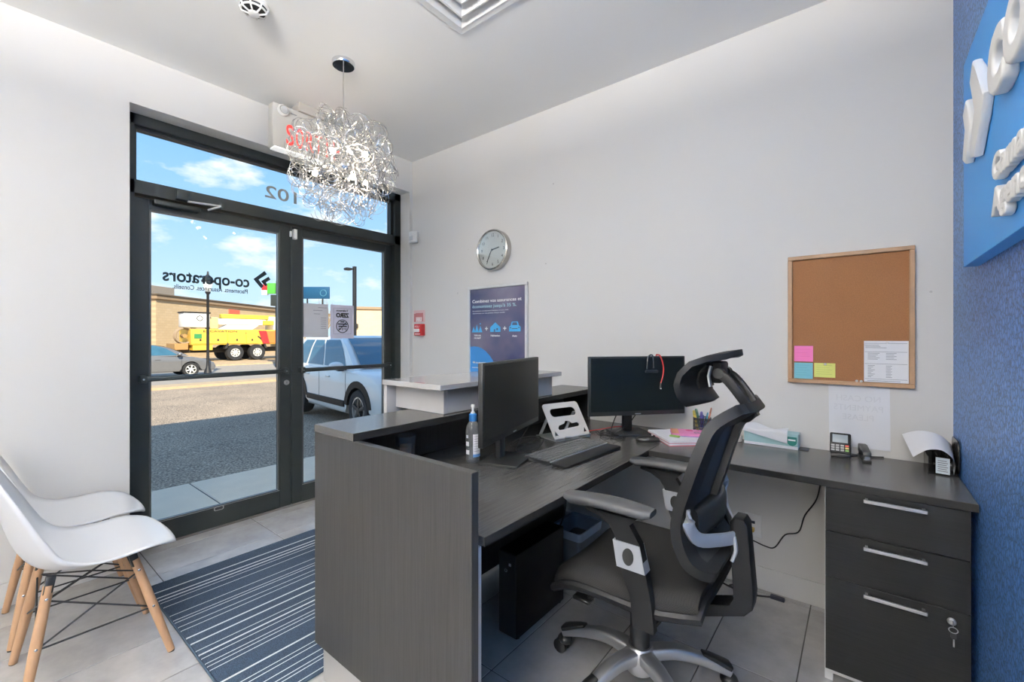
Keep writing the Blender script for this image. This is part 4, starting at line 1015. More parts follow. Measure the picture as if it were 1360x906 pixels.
# ================================================================== THINGS ON THE DESK
def mon(label, n, f, z0, z1, basec, bh, lab_base=None, post_back=.05):
    n, f = Vector(n + (0,)), Vector(f + (0,)); d = (f - n).normalized(); nrm = Vector((d.y, -d.x, 0))  # towards the viewer
    w = (f - n).length; c = (n + f) / 2
    t = thing('monitor', label, 'monitor', (basec[0], basec[1], WZ), group='computer monitors on the desk')
    zc, hh = (z0 + z1) / 2, (z1 - z0) / 2
    up = Vector((0, 0, 1))
    cs = part(MB().obox(c + up * zc - nrm * .010, d, nrm, up, w / 2, .010, hh, .003), 'bezel', PLAST_B, t)
    part(MB().obox(c + up * (zc - 0.0) - nrm * .030, d, nrm, up, w * .36, .012, hh * .62, .008), 'back_housing', PLAST_B, cs)
    part(MB().obox(c + up * (zc + .007) + nrm * .0006, d, nrm, up, w / 2 - .010, .0008, hh - .016), 'screen', SCREEN, t, 0)
    part(MB().obox(c + up * (z0 + .008) + nrm * .0008, d, nrm, up, .016, .0006, .0022), 'maker_badge', SILVER, t, 0)
    b = Vector((basec[0], basec[1], 0))
    part(MB().obox(b + up * (WZ + .006), d, nrm, up, .100, .085, .0055, .003), 'base', PLAST_B, t)
    pc = b - nrm * .0
    pk = MB(); pk.obox(pc - nrm * .03 + up * ((WZ + .012 + zc) / 2), d, nrm, up, .026, .012, (zc - WZ - .012) / 2, .004)
    part(pk, 'stand', PLAST_B, t)
    v_ = c - nrm * .042; j = pc - nrm * .03
    mid = (v_ + j) / 2
    if (v_ - j).length > .02: part(MB().obox(mid + up * zc, (v_ - j).normalized(), (v_ - j).normalized().cross(up), up, (v_ - j).length / 2 + .012, .022, .03), 'stand_arm', PLAST_B, t)
    return t
M1n, M1f = (-1.058, 1.157), (-1.210, 1.720)
mon('black monitor angled beside the sanitizer bottle', M1n, M1f, .862, 1.168, (-1.172, 1.432), 0)
M2n, M2f = (-1.090, 1.995), (-0.738, 2.407)
MON2 = mon('black monitor near the wall with a red cord over it', M2n, M2f, .854, 1.162, (-0.985, 2.255), 0)
# cord and headset-like band over the second monitor
d2 = (Vector(M2f + (0,)) - Vector(M2n + (0,))).normalized(); nr2 = Vector((d2.y, -d2.x, 0)); base2 = Vector(M2n + (0,))
def m2p(a, z, o_=.004): return base2 + d2 * a + nr2 * o_ + Vector((0, 0, z))
t = thing('red_cord', 'red cord with a small end piece hanging over the monitor near the wall', 'cord', m2p(.415, 1.0))
part(MB().tube(bez([m2p(.386, 1.07, -.026), m2p(.388, 1.160, -.026), m2p(.390, 1.168, -.010), m2p(.394, 1.164, .006), m2p(.408, 1.13, .006), m2p(.414, 1.09, .006), m2p(.408, 1.05, .006), m2p(.398, 1.02, .006)], 28), .0035, 8), 'cord', RED, t)
part(MB().tube([m2p(.398, 1.02, .007), m2p(.395, .99, .007)], .0055, 8), 'cord_end', PLAST_B, t); part(MB().ball(m2p(.395, .992, .012), .0035), 'led_tip', PLAST_W, t)
t = thing('webcam', 'small black webcam bracket clipped on top of the wall side monitor', 'webcam', m2p(.325, 1.1))
part(MB().tube(bez([m2p(.318, 1.095, .010), m2p(.322, 1.15, .009), m2p(.338, 1.168, .004), m2p(.352, 1.160, .009), m2p(.356, 1.10, .010)], 24), .004, 8), 'clip', mat('dark_rubber', (0.02, 0.022, 0.02), 0.6), t)
part(MB().obox(m2p(.340, 1.083, .016), d2, nr2, (0, 0, 1), .034, .010, .006, .003), 'camera_bar', PLAST_B, t)
# keyboard with palm rest
kb = thing('keyboard', 'black wired keyboard with wide palm rest on the worktop', 'keyboard', (-0.998, 1.705, WZ), R(-4), local=True)
part(MB().prism(rrect(-.115, .028, -.225, .225, .012), 'z', .001, .016, bev=.002), 'case', PLAST_B, kb)
part(MB().prism(rrect(.028, .108, -.225, .225, .018), 'z', .001, .013, bev=.004), 'palm_rest', PLAST_G, kb)
part(MB().box(.026, .0295, -.222, .222, .012, .0172), 'silver_line', SILVER, kb, 0)
ks = MB()
for r_ in range(6):
    for c_ in range(21):
        if r_ == 5 and 4 <= c_ <= 8: continue
        if r_ in (1, 2) and c_ == 15 and r_ == 2: pass
        x = -.100 + r_ * .0215 + (.004 if r_ else 0); y = -.212 + c_ * .0204
        ks.box(x - .0085, x + .0085, y - .0085, y + .0085, .0162, .0205, .0018, 1)
ks.box(-.100 + 5 * .0215 + .004 - .0085, -.100 + 5 * .0215 + .004 + .0085, -.212 + 4 * .0204 - .0085, -.212 + 8 * .0204 + .0085, .0162, .0205, .0018, 1)
part(ks, 'keys', mat('key_grey', (0.12, 0.12, 0.122), 0.45), kb)['kind'] = 'stuff'
# laptop stand: tilted plate with cut-outs on a folding foot
ls = thing('laptop_stand', 'silver folding laptop stand with oval cut-outs behind the keyboard', 'laptop stand', (-1.15, 1.94, WZ))
bl, br_ = Vector((-1.189, 1.830, .752)), Vector((-1.116, 2.059, .752)); tl, trr = Vector((-1.293, 1.863, .912)), Vector((-1.222, 2.093, .917))
ex = (br_ - bl).normalized(); ey = (((tl - bl) + (trr - br_)) / 2).normalized(); ez = ex.cross(ey)
PW, PH = (br_ - bl).length, .195
def plate_piece(poly_outer, holes, name, m, parent, th=.004):
    bm = bmesh.new()
    def loop(pts): 
        vs_ = [bm.verts.new(bl + ex * a + ey * b) for a, b in pts]; return [bm.edges.new((vs_[i], vs_[(i + 1) % len(vs_)])) for i in range(len(vs_))]
    es = loop(poly_outer)
    for h in holes: es += loop(h)
    bmesh.ops.triangle_fill(bm, use_beauty=True, use_dissolve=False, edges=es)
    r_ = bmesh.ops.extrude_face_region(bm, geom=bm.faces[:])
    for v in [g for g in r_['geom'] if isinstance(g, bmesh.types.BMVert)]: v.co -= ez * th
    mb = MB(); mb.bm.free(); mb.bm = bm
    return part(mb, name, m, parent, 30)
wv = rrect(.050, .190, .052, .078, .012); 
wave = [(.048, .056), (.052, .046), (.085, .046), (.105, .050), (.150, .052), (.188, .054), (.196, .066), (.186, .076), (.150, .074), (.135, .088), (.112, .092), (.098, .078), (.060, .070)]
plate_piece(rrect(0, PW, 0, PH, .018), [rrect(.035, .205, .118, .165, .022), wave, [(.012, .018), (.036, .018), (.020, .046)], [(.204, .018), (.228, .018), (.220, .046)]], 'plate', mat('stand_silver', (0.76, 0.73, 0.68), 0.42, 0.1, var=.03), ls)
for a in (.03, .20):
    part(MB().tube([bl + ex * a + ey * .14 - ez * .008, bl + ex * a + Vector((-.15, .05, -.004))], [1, 1], 8, flat=(.010, .003, ex)), 'strut', ALU, ls)
cf = bl.lerp(br_, .5)
part(MB().obox(cf + Vector((-.075, .024, -.0085)), ex, Vector((-ex.y, ex.x, 0)), (0, 0, 1), .115, .085, .0030, .002), 'foot_plate', ALU, ls)
for a in (.075, .165):
    part(MB().obox(bl + ex * a + ez * .010 - ey * .002, ex, ey, ez, .018, .004, .010, .002), 'front_lip', ALU, ls)
part(MB().cyl(bl + ex * -.002, bl + ex * (PW + .002), .005, n=10), 'hinge', ALU, ls)
# sanitizer bottle
bx, by = -1.268, 1.326
t = thing('sanitizer_bottle', 'clear pump sanitizer bottle with blue collar beside the angled monitor', 'bottle', (bx, by, WZ))
part(MB().lathe([(.026, .001), (.030, .006), (.030, .135), (.027, .152), (.016, .170), (.013, .176)], (bx, by, WZ), 22), 'bottle_body', CLEAR, t)
part(MB().lathe([(.027, .004), (.0275, .055), (.001, .055)], (bx, by, WZ), 20), 'gel', glass_mat('gel', (0.82, 0.85, 0.87), .6, 0.25), t)
part(MB().lathe([(.0155, .172), (.0165, .176), (.0165, .200), (.012, .204)], (bx, by, WZ), 20), 'collar', mat('blue_plastic', (0.03, 0.16, 0.42), 0.4), t)
pm = part(MB().lathe([(.009, .203), (.009, .210), (.0045, .212), (.0045, .228), (.008, .229), (.008, .240), (.004, .242)], (bx, by, WZ), 16), 'pump', PLAST_W, t)
def lab_f(a0, a1, z0, z1, r_=.0306): return lambda u, v: (bx + r_ * math.cos(R(a0 + (a1 - a0) * u)), by + r_ * math.sin(R(a0 + (a1 - a0) * u)), WZ + z0 + (z1 - z0) * v)
part(MB().grid(lab_f(-45, 25, .028, .122), 8, 1), 'white_label', PAPER, t)
for (a, z, r_) in ((-95, .112, .006), (-95, .082, .009), (-92, .048, .009)):
    part(MB().grid(lab_f(a - r_ * 1900, a + r_ * 1900, z - r_, z + r_, .0310), 4, 1), 'label_spot', PAPER_G, t)
part(MB().grid(lab_f(-45, 25, .028, .040, .0309), 8, 1), 'blue_band', mat('blue_band', (0.15, 0.35, 0.65), 0.5), t)
b = MB()
for k in range(7): b.grid(lab_f(-38, 12 - (k % 3) * 8, .112 - k * .010, .1135 - k * .010, .0309), 6, 1)
part(b, 'label_print', INK_G, t)
# dark plastic cup in the niche under the counter
ux, uy = -1.435, 1.110
t = thing('plastic_cup', 'smoky plastic tumbler with brown contents in the desk niche', 'cup', (ux, uy, WZ))
part(MB().lathe([(.030, .001), (.033, .004), (.041, .120), (.043, .122), (.043, .128), (.039, .128), (.031, .006), (.001, .006)], (ux, uy, WZ), 22), 'tumbler', glass_mat('smoky_plastic', (0.80, 0.80, 0.80), 1.2, 0.10), t)
part(MB().lathe([(.030, .008), (.036, .085), (.001, .085)], (ux, uy, WZ), 20), 'contents', mat('brown_snack', (0.55, 0.28, 0.10), 0.8, var=.4, vs_=60), t)
# mouse
t = thing('computer_mouse', 'black computer mouse left of the pink notebook', 'mouse', (-.835, 2.135, WZ), R(35), local=True)
part(MB().ball((0, 0, .012), .058, .030, .017, 20), 'shell', PLAST_B, t); part(MB().cyl((.030, -.004, .026), (.030, .004, .026), .006, n=12), 'scroll_wheel', INK, t)
part(MB().ball((0, 0, .006), .060, .031, .006, 20), 'skirt', PLAST_G, t)
# paper pad, notebook, sticky notes
def slab_on(name, label, cat, c, ang, w, d, z0, layers, local_parts=None):
    t = thing(name, label, cat, (c[0], c[1], z0), R(ang), local=True)
    z = 0
    for (h, m, nm, ins) in layers:
        part(MB().box(-w / 2 + ins, w / 2 - ins, -d / 2 + ins, d / 2 - ins, z, z + h - .0002, .0004, 1), nm, m, t, 0); z += h
    return t
PINK = mat('pink_paper', (0.74, 0.26, 0.50), 0.6, var=.05); ROSE = mat('rose_cover', (0.60, 0.22, 0.27), 0.6)
slab_on('paper_pad', 'thick white letter pad with red back under the pink notebook', 'pad', (-.735, 2.268), 43, .20, .265, WZ, [(.004, ROSE, 'back_cover', 0), (.008, PAPER, 'sheets', .001), (.003, ROSE, 'divider', 0), (.010, PAPER, 'sheets', .001)])
t = slab_on('notebook', 'pink notebook lying on the white letter pad', 'notebook', (-.685, 2.315), 22, .185, .125, WZ + .025, [(.003, mat('violet_cover', (0.20, 0.16, 0.45), 0.5), 'back_cover', 0), (.008, PINK, 'pages', .001), (.003, PINK, 'front_cover', 0)])
part(MB().box(-.09, -.055, -.06, .06, .0141, .0146), 'orange_strip', mat('orange_paper', (0.75, 0.36, 0.22), 0.6), t, 0)
part(MB().lathe([(.018, .0141), (.018, .0150), (.001, .0150)], (.0, .03, 0), 14), 'magenta_spot', mat('magenta', (0.65, 0.05, 0.22), 0.5), t)
em_ = MB()
for (x, y) in ((.03, -.02), (.055, -.03)): em_.tube([(x + .012 * math.cos(a), y + .012 * math.sin(a), .0146) for a in [2 * math.pi * k / 14 for k in range(14)]], .0014, 6, True)
part(em_, 'doodle', INK_G, t)
tag(MB().box(-.752, -.702, 2.200, 2.222, WZ + .0252, WZ + .0330, .003, 1).build('eraser', mat('green_eraser', (0.25, 0.42, 0.10), 0.6)), 'green eraser peeking out beside the pink notebook', 'eraser')
# pen cup
cx_, cy_ = -.655, 2.425
t = thing('pen_cup', 'black wire mesh pen cup behind the pink notebook', 'pen cup', (cx_, cy_, WZ))
wm = MB()
for z in (.002, .05, .098): wm.tube([(cx_ + .043 * math.cos(a), cy_ + .043 * math.sin(a), WZ + z) for a in [2 * math.pi * k / 24 for k in range(24)]], .0028, 6, True)
part(wm, 'rim_wire', BLK, t)
wm = MB()
for k in range(30):
    a = 2 * math.pi * k / 30
    for s_ in (-1, 1):
        wm.tube([(cx_ + .043 * math.cos(a + s_ * .5 * q), cy_ + .043 * math.sin(a + s_ * .5 * q), WZ + .002 + .096 * q) for q in (0, .33, .66, 1)], .0017, 4)
part(wm, 'wire_mesh', BLK, t)['kind'] = 'stuff'
part(MB().lathe([(.043, .0005), (.043, .003), (.001, .003)], (cx_, cy_, WZ), 24), 'cup_base', BLK, t)
for i, (dx, dy, lx, ly, h, c, lab, cat) in enumerate(((-.028, -.010, -.012, 0, .150, (0.75, 0.60, 0.10), 'yellow highlighter in the pen cup', 'highlighter'), (-.018, .014, -.02, .01, .155, (0.05, 0.14, 0.10), 'dark green marker in the pen cup', 'marker'),
        (.000, -.018, .004, -.01, .150, (0.10, 0.08, 0.35), 'violet marker in the pen cup', 'marker'), (.012, .010, .01, .012, .140, (0.02, 0.22, 0.28), 'teal pen in the pen cup', 'pen'), (.026, -.004, .022, -.006, .175, (0.70, 0.28, 0.16), 'orange pencil leaning out of the pen cup', 'pencil'),
        (-.034, .004, -.006, 0, .135, (0.72, 0.68, 0.62), 'pale pen at the left of the pen cup', 'pen'), (.008, -.026, .006, -.004, .132, (0.03, 0.06, 0.30), 'blue pen at the front of the pen cup', 'pen'))):
    p0 = Vector((cx_ + dx * .6, cy_ + dy * .6, WZ + .006)); p1 = Vector((cx_ + dx + lx, cy_ + dy + ly, WZ + h * .90))
    o = thing('pen', lab, cat, p0, group='pens in the wire cup')
    rr_ = .0075 if cat in ('highlighter', 'marker') else .0042
    part(MB().tube([p0, p0.lerp(p1, .8)], rr_, 10), 'barrel', mat('pen_%d' % i, c, 0.4), o); part(MB().tube([p0.lerp(p1, .8), p0.lerp(p1, .97), p1], [rr_ * 1.08, rr_ * .9, rr_ * .4], 10), 'cap', mat('pen_cap_%d' % i, tuple(x * .6 for x in c), 0.4), o)
# small white roll behind the chair
t = thing('tape_roll', 'small white roll on the worktop behind the office chair back', 'roll', (-.485, 2.42, WZ))
part(MB().lathe([(.018, .001), (.034, .001), (.034, .030), (.018, .030)], (-.5, 2.43, WZ), 20), 'roll', mat('pinkish_white', (0.72, 0.64, 0.62), 0.7), t); part(MB().lathe([(.016, .001), (.0178, .001), (.0178, .032), (.016, .032)], (-.5, 2.43, WZ), 20), 'core', PLAST_W, t)
# tissue box
t = thing('tissue_box', 'pale teal tissue box with a white tissue spilling out', 'tissue box', (-.335, 2.44, WZ))
TEAL = mat('pale_teal', (0.36, 0.56, 0.58), 0.5, var=.25, vs_=9); TEALD = mat('deep_teal', (0.01, 0.17, 0.15), 0.5)
part(MB().box(-.452, -.228, 2.400, 2.482, WZ + .0005, WZ + .070, .001, 1), 'carton', TEAL, t, 0)
part(MB().box(-.4515, -.2285, 2.3992, 2.3998, WZ + .001, WZ + .014), 'white_band', PAPER, t, 0)
part(MB().prism(arc(-.252, WZ + .036, .019, 180, 360, 12) + [(-.233, WZ + .058), (-.271, WZ + .058)], 'y', 2.3985, 2.3998), 'teal_badge', TEALD, t)
part(MB().box(-.267, -.238, 2.3980, 2.3986, WZ + .040, WZ + .047), 'badge_print', PAPER, t, 0)
def tis(u, v):
    x = -.470 + .200 * u; q = v
    y = 2.470 - .075 * min(1, q * 1.6) - .006 * max(0, q - .6)
    z = WZ + .0735 + .012 * math.sin(u * 7 + q * 3) * (1 - q) + .010 * math.sin(u * 3.1) * (1 - q)
    if q > .55: z -= (.012 + .040 * u) * ((q - .55) / .45) ** 1.2
    return (x + .012 * q * (1 - u), y, z + .004)
part(MB().grid(tis, 18, 14), 'tissue', PAPER, t, 60)
tag(MB().box(-.228 + .003, -.19, 2.405, 2.475, WZ + .0004, WZ + .003, .001, 1).build('black_coaster', PLAST_B), 'flat black tray edge under the tissue box', 'tray')
# card terminal
t = thing('card_terminal', 'black card payment terminal with colour keys on the worktop', 'payment terminal', (-.072, 2.40, WZ), R(2), local=True)
ex2, ey2 = Vector((1, 0, 0)), Vector((0, .50, .866)); ez2 = ex2.cross(ey2)
pc = Vector((0, -.004, .056))
part(MB().box(-.034, .034, -.030, .030, .0005, .018, .004, 2), 'foot', PLAST_B, t)
part(MB().obox(pc, ex2, ey2, ez2, .0375, .046, .012, .006), 'housing', PLAST_G, t)
def on_t(a, b, o_=.0125): return pc + ex2 * a + ey2 * b + ez2 * o_
part(MB().obox(on_t(-.001, .018), ex2, ey2, ez2, .027, .018, .0008, .0004), 'display', mat('grey_display', (0.32, 0.36, 0.38), 0.25), t)
for i in range(4):
    for j in range(3):
        if i == 3: m_ = [mat('key_green', (0.30, 0.55, 0.15), 0.4), mat('key_yellow', (0.75, 0.62, 0.20), 0.4), mat('key_red', (0.75, 0.12, 0.08), 0.4)][j]
        else: m_ = mat('key_pale', (0.45, 0.44, 0.42), 0.4)
        part(MB().obox(on_t(-.0265 + i * .0165, -.034 + j * .0105), ex2, ey2, ez2, .0062, .0036, .0014, .0008), 'key', m_, t)
tag(MB().tube(bez([(-.035, 2.40, WZ + .006), (-.01, 2.43, WZ + .004), (.04, 2.455, WZ + .004), (.075, 2.475, WZ + .004)], 16), .0028, 6).build('terminal_cable', WIRE_B), 'thin black cable from the card terminal to the wall', 'cable')
# stapler
t = thing('stapler', 'black stapler beside the card terminal', 'stapler', (.010, 2.40, WZ), R(-82), local=True)
part(MB().box(-.062, .062, -.016, .016, .0005, .010, .003, 2), 'base', PLAST_B, t)
part(MB().prism([(-.062, .022), (-.058, .056), (-.02, .058), (.060, .044), (.064, .030), (.05, .026)], 'y', -.014, .014, bev=.003), 'top_arm', PLAST_B, t)
part(MB().box(.012, .067, -.009, .009, .016, .026, .001, 1), 'magazine', STEEL, t); part(MB().box(.045, .060, -.010, .010, .010, .013, .001, 1), 'anvil', STEEL, t)
part(MB().box(-.062, -.045, -.012, .012, .008, .024, .002, 1), 'hinge_block', PLAST_B, t)
# letter sorter with curling sheet
t = thing('letter_sorter', 'smoky plastic letter sorter in the corner by the blue wall', 'letter sorter', (.24, 2.39, WZ))
SMOKE = mat('smoky_sorter', (0.030, 0.027, 0.025), 0.2, spec=.6, alpha=.72)
part(MB().box(.200, .284, 2.312, 2.470, WZ + .0005, WZ + .005, .001, 1), 'tray', SMOKE, t, 0)
for (x, h) in ((.202, .060), (.226, .072), (.252, .088)):
    part(MB().prism(rrect(2.313, 2.468, WZ + .005, WZ + h, .014), 'x', x - .0012, x + .0012), 'divider', SMOKE, t)
part(MB().prism(rrect(2.312, 2.470, WZ + .005, WZ + .130, .030), 'x', .2825, .2860), 'side_wall', mat('sorter_side', (0.020, 0.017, 0.015), 0.25), t)
part(MB().prism(rrect(.203, .282, WZ + .005, WZ + .105, .020), 'y', 2.4660, 2.4685), 'back_wall', SMOKE, t)
t = thing('curled_sheet', 'white sheet curling over out of the letter sorter', 'paper', (.25, 2.33, WZ))
near = bez([(.268, 2.290, .750), (.272, 2.290, .785), (.262, 2.288, .815), (.235, 2.285, .838), (.200, 2.280, .836), (.178, 2.276, .822), (.155, 2.272, .802)], 24)
far_ = bez([(.276, 2.40, .760), (.278, 2.40, .815), (.268, 2.405, .850), (.240, 2.41, .876), (.200, 2.42, .884), (.165, 2.43, .876), (.132, 2.44, .858)], 24)
nc = len(near) - 1
part(MB().grid(lambda u, v: near[int(round(u * nc))].lerp(far_[int(round(u * nc))], v), nc, 6), 'sheet', PAPER, t, 60)
ct = thing('printed_card', 'small printed card standing in the letter sorter', 'card', (.24, 2.306, WZ))
part(MB().obox((.2400, 2.3035, WZ + .036), (1, -.15, 0), (.15, 1, 0), (0, 0, 1), .019, .0006, .030), 'card', mat('card_blue', (0.62, 0.70, 0.76), .6), ct, 0)
b = MB()
for k in range(6): b.obox((.2395 - .001 * (k % 2), 2.3026, WZ + .016 + k * .0078), (1, -.15, 0), (.15, 1, 0), (0, 0, 1), .014 - .002 * (k % 2), .0002, .0014)
part(b, 'card_print', INK_G, ct, 0)['kind'] = 'stuff'
# glasses-like cable clutter on the worktop
def cable(label, pts, r_=.003, m=WIRE_B, nm='cable', cat='cable', n=40): return tag(MB().tube(bez(pts, n), r_, 6).build(nm, m), label, cat, 'desk cables' if cat == 'cable' else None)
z_ = WZ + .0065
part(MB().tube(bez([(-.90, 2.30, .95), (-.96, 2.32, .86), (-1.00, 2.26, .78), (-1.04, 2.16, z_), (-1.10, 2.14, z_), (-1.12, 2.22, z_)], 40), .003, 6), 'power_cable', WIRE_B, MON2)
part(MB().tube(bez([(-1.02, 2.30, .92), (-1.06, 2.24, .82), (-1.02, 2.10, z_), (-.96, 2.08, z_), (-.95, 2.13, z_)], 40), .003, 6), 'video_cable', WIRE_B, MON2)
cable('long black cable lying from the monitor foot to the mouse', [(-1.16, 2.20, z_), (-1.06, 2.10, z_), (-.97, 2.11, z_), (-.90, 2.20, z_), (-.84, 2.24, z_), (-.80, 2.20, z_), (-.80, 2.16, z_)], .0022)
cable('thin red cable beside the laptop stand', [(-1.18, 2.12, z_), (-1.12, 2.18, z_ + .01), (-1.05, 2.27, z_ + .02), (-1.0, 2.36, z_)], .0025, RED)
cable('black looped cable behind the keyboard', [(-1.16, 1.60, z_), (-1.10, 1.56, z_ + .03), (-1.14, 1.66, z_ + .05), (-1.22, 1.66, z_ + .02), (-1.24, 1.58, z_), (-1.19, 1.62, .86)], .003)
cable('black cable lying on the worktop near the folding stand', [(-1.30, 1.62, z_), (-1.26, 1.75, z_), (-1.30, 1.86, z_), (-1.36, 1.80, z_), (-1.34, 1.68, z_)], .003)
gl = thing('eyeglasses', 'thin black eyeglasses lying before the wall side monitor', 'glasses', (-0.985, 2.035, WZ), R(25), local=True)
for s_ in (-1, 1):
    part(MB().tube([(s_ * .032 + .024 * math.cos(a), 0, .022 + .019 * math.sin(a)) for a in [2 * math.pi * k / 18 for k in range(18)]], .0014, 6, True), 'lens_rim', BLK, gl)
    part(MB().tube([(s_ * .058, 0, .034), (s_ * .060, .10, .020), (s_ * .056, .125, .002)], .0014, 6), 'temple', BLK, gl)
part(MB().tube([(-.009, 0, .026), (0, 0, .030), (.009, 0, .026)], .0014, 6), 'bridge', BLK, gl)

# ================================================================== UNDER THE DESK
t = thing('computer_tower', 'slim black computer tower on the floor under the worktop', 'computer', (-1.16, 1.60, 0))
part(MB().box(-1.210, -1.112, 1.424, 1.790, 0.008, 0.360, .006, 2), 'case', BLACK_CASE, t)
for (x, y) in ((-1.195, 1.45), (-1.127, 1.45), (-1.195, 1.77), (-1.127, 1.77)): part(MB().cyl((x, y, 0), (x, y, .009), .009, n=10), 'foot', PLAST_B, t)
part(MB().box(-1.206, -1.116, 1.4215, 1.4245, .015, .355, .001, 1), 'front_grille', PLAST_B, t)
part(MB().box(-1.152, -1.140, 1.4195, 1.4218, .305, .317, .001, 1), 'badge', PAPER_G, t)
part(MB().tube([(-1.168 + .006 * math.cos(a), 1.4205, .282 + .006 * math.sin(a)) for a in [2 * math.pi * k / 14 for k in range(14)]], .0012, 6, True), 'power_ring', SILVER, t)
bxx, byy = -1.16, 1.99
t = thing('waste_bin', 'grey waste bin with clear blue liner under the desk corner', 'bin', (bxx, byy, 0))
def rect_ring(hx, hy, z): return [(bxx + p[0], byy + p[1], z) for p in rrect(-hx, hx, -hy, hy, .02)]
part(MB().loft([rect_ring(.07, .095, .001), rect_ring(.085, .112, .285), rect_ring(.082, .109, .285), rect_ring(.067, .092, .008)]), 'bin_body', mat('bin_grey', (0.10, 0.11, 0.12), 0.5), t)
LIN = mat('liner_blue', (0.26, 0.33, 0.42), 0.35, var=.25, vs_=20)
part(MB().loft([rect_ring(.089, .116, .255), rect_ring(.092, .120, .296), rect_ring(.081, .108, .292), rect_ring(.072, .098, .05)], cap=False), 'liner', LIN, t)
# power outlet with yellow plug
t = thing('wall_outlet', 'white wall outlet plate under the worktop', 'outlet', (-.427, 2.4995, .31))
part(MB().box(-.464, -.390, 2.4935, 2.4995, .254, .366, .002, 1), 'plate', PLAST_W, t)
part(MB().box(-.436, -.420, 2.4915, 2.4940, .318, .332, .001, 1), 'socket', mat('socket_blue', (0.02, 0.03, 0.06), 0.5), t); part(MB().box(-.442, -.412, 2.4915, 2.4940, .270, .300, .002, 1), 'socket_lower', PLAST_W, t)
t = thing('yellow_plug', 'yellow network plug and cord in the wall outlet', 'plug', (-.428, 2.47, .30))
part(MB().box(-.436, -.420, 2.462, 2.4912, .284, .302, .003, 1), 'plug_body', BRASS, t)
part(MB().tube(bez([(-.428, 2.464, .293), (-.45, 2.44, .275), (-.50, 2.43, .255), (-.58, 2.44, .20), (-.66, 2.47, .10), (-.72, 2.47, .008)], 24), .0028, 6), 'cord', BRASS, t)
tag(MB().tube(bez([(-.118, 2.480, .70), (-.145, 2.492, .60), (-.165, 2.493, .50), (-.21, 2.493, .415), (-.235, 2.493, .33), (-.29, 2.493, .30), (-.335, 2.493, .225), (-.38, 2.490, .222), (-.45, 2.488, .235), (-.53, 2.486, .20), (-.62, 2.482, .09)], 60), .0030, 6).build('wall_cable', WIRE_B), 'thin black cable running down the wall beside the pedestal', 'cable')
cable('coiled black cable on the tiles by the baseboard', [(-.60, 2.44, .005), (-.50, 2.40, .006), (-.42, 2.37, .006), (-.40, 2.42, .006), (-.47, 2.45, .006), (-.52, 2.41, .010), (-.44, 2.38, .011), (-.33, 2.44, .006)], .004, nm='floor_cable')
tag(MB().box(-.345, -.285, 2.425, 2.450, .0005, .016, .003, 1).build('power_adapter', mat('navy_plastic', (0.03, 0.035, 0.06), 0.5)), 'small dark power adapter on the tiles by the baseboard', 'adapter')
cable('black cable hanging behind the computer tower', [(-1.14, 1.78, .33), (-1.15, 1.86, .40), (-1.16, 1.90, .55), (-1.18, 1.92, .712)], .004, nm='tower_cable')

# ================================================================== ON THE WALLS
# corkboard
t = thing('cork_board', 'cork notice board in an oak frame on the long wall', 'notice board', (-.05, 2.498, 1.05))
K0, K1, L0, L1 = -.277, .176, 1.046, 1.647; fw = .018
part(MB().box(K0 + .01, K1 - .01, 2.4880, 2.4975, L0 + .01, L1 - .01), 'cork_sheet', CORK, t, 0)
for (a, b_, c, d) in ((K0, K1, L0, L0 + fw), (K0, K1, L1 - fw, L1)): part(MB().box(a, b_, 2.4760, 2.4985, c, d, .002, 1), 'frame_rail', OAK, t, 0)
for (a, b_) in ((K0, K0 + fw), (K1 - fw, K1)): part(MB().box(a, b_, 2.4758, 2.4985, L0 + fw, L1 - fw, .002, 1), 'frame_stile', OAK, t, 0)
def note(nm, label, x0, x1, z0, z1, m, cat='note', y=2.4868, rows=4, ink=None):
    t = thing(nm, label, cat, ((x0 + x1) / 2, y, z0))
    part(MB().grid(lambda u, v: (x0 + (x1 - x0) * u, y - .004 * (1 - v) ** 2, z0 + (z1 - z0) * v), 4, 6), 'sheet', m, t)
    if rows:
        b = MB()
        for k in range(rows): 
            v = 1 - (k + 1) / (rows + 1.5); z = z0 + (z1 - z0) * v; yy = y - .004 * (1 - v) ** 2 - .0004
            b.box(x0 + .008, x1 - .012 - .01 * (k % 2), yy, yy + .0002, z - .0007, z + .0007)
        part(b, 'handwriting', ink or INK_G, t, 0)
    return t
note('sticky_note', 'pink sticky note above the blue one on the cork board', -.252, -.177, 1.147, 1.221, mat('note_pink', (0.90, 0.22, 0.52), 0.7), rows=3, ink=mat('pink_ink', (0.75, 0.16, 0.40), 0.7))
note('sticky_note', 'blue sticky note at the lower left of the cork board', -.252, -.178, 1.066, 1.141, mat('note_blue', (0.20, 0.52, 0.62), 0.7), rows=5, ink=mat('blue_ink2', (0.13, 0.38, 0.48), 0.7))
note('sticky_note', 'yellow-green sticky note pinned right of the blue one', -.173, -.093, 1.076, 1.142, mat('note_yellow', (0.72, 0.76, 0.22), 0.7), rows=5, ink=mat('olive_ink', (0.50, 0.53, 0.15), 0.7))
dt = note('typed_sheet', 'typed white price sheet pinned at the lower right of the cork board',   .009, .1562, 1.066, 1.246, PAPER, 'paper', rows=0)
b = MB()
def dline(x0, x1, z, th=.0009):
    v = (z - 1.062) / .184; y = 2.4868 - .004 * (1 - v) ** 2 - .0004
    b.box(x0, x1, y, y + .0002, z - th, z + th)
for z in (1.235, 1.228, 1.198, 1.146, 1.080): dline(.012, .152 if z != 1.228 else .06, z, .0007)
for k, z in enumerate((1.222, 1.216)): dline(.014, .065 + .02 * k, z)
for k in range(5): dline(.022, .062 - .006 * (k % 3), 1.192 - k * .0065); dline(.083, .118 - .008 * (k % 2), 1.192 - k * .0065)
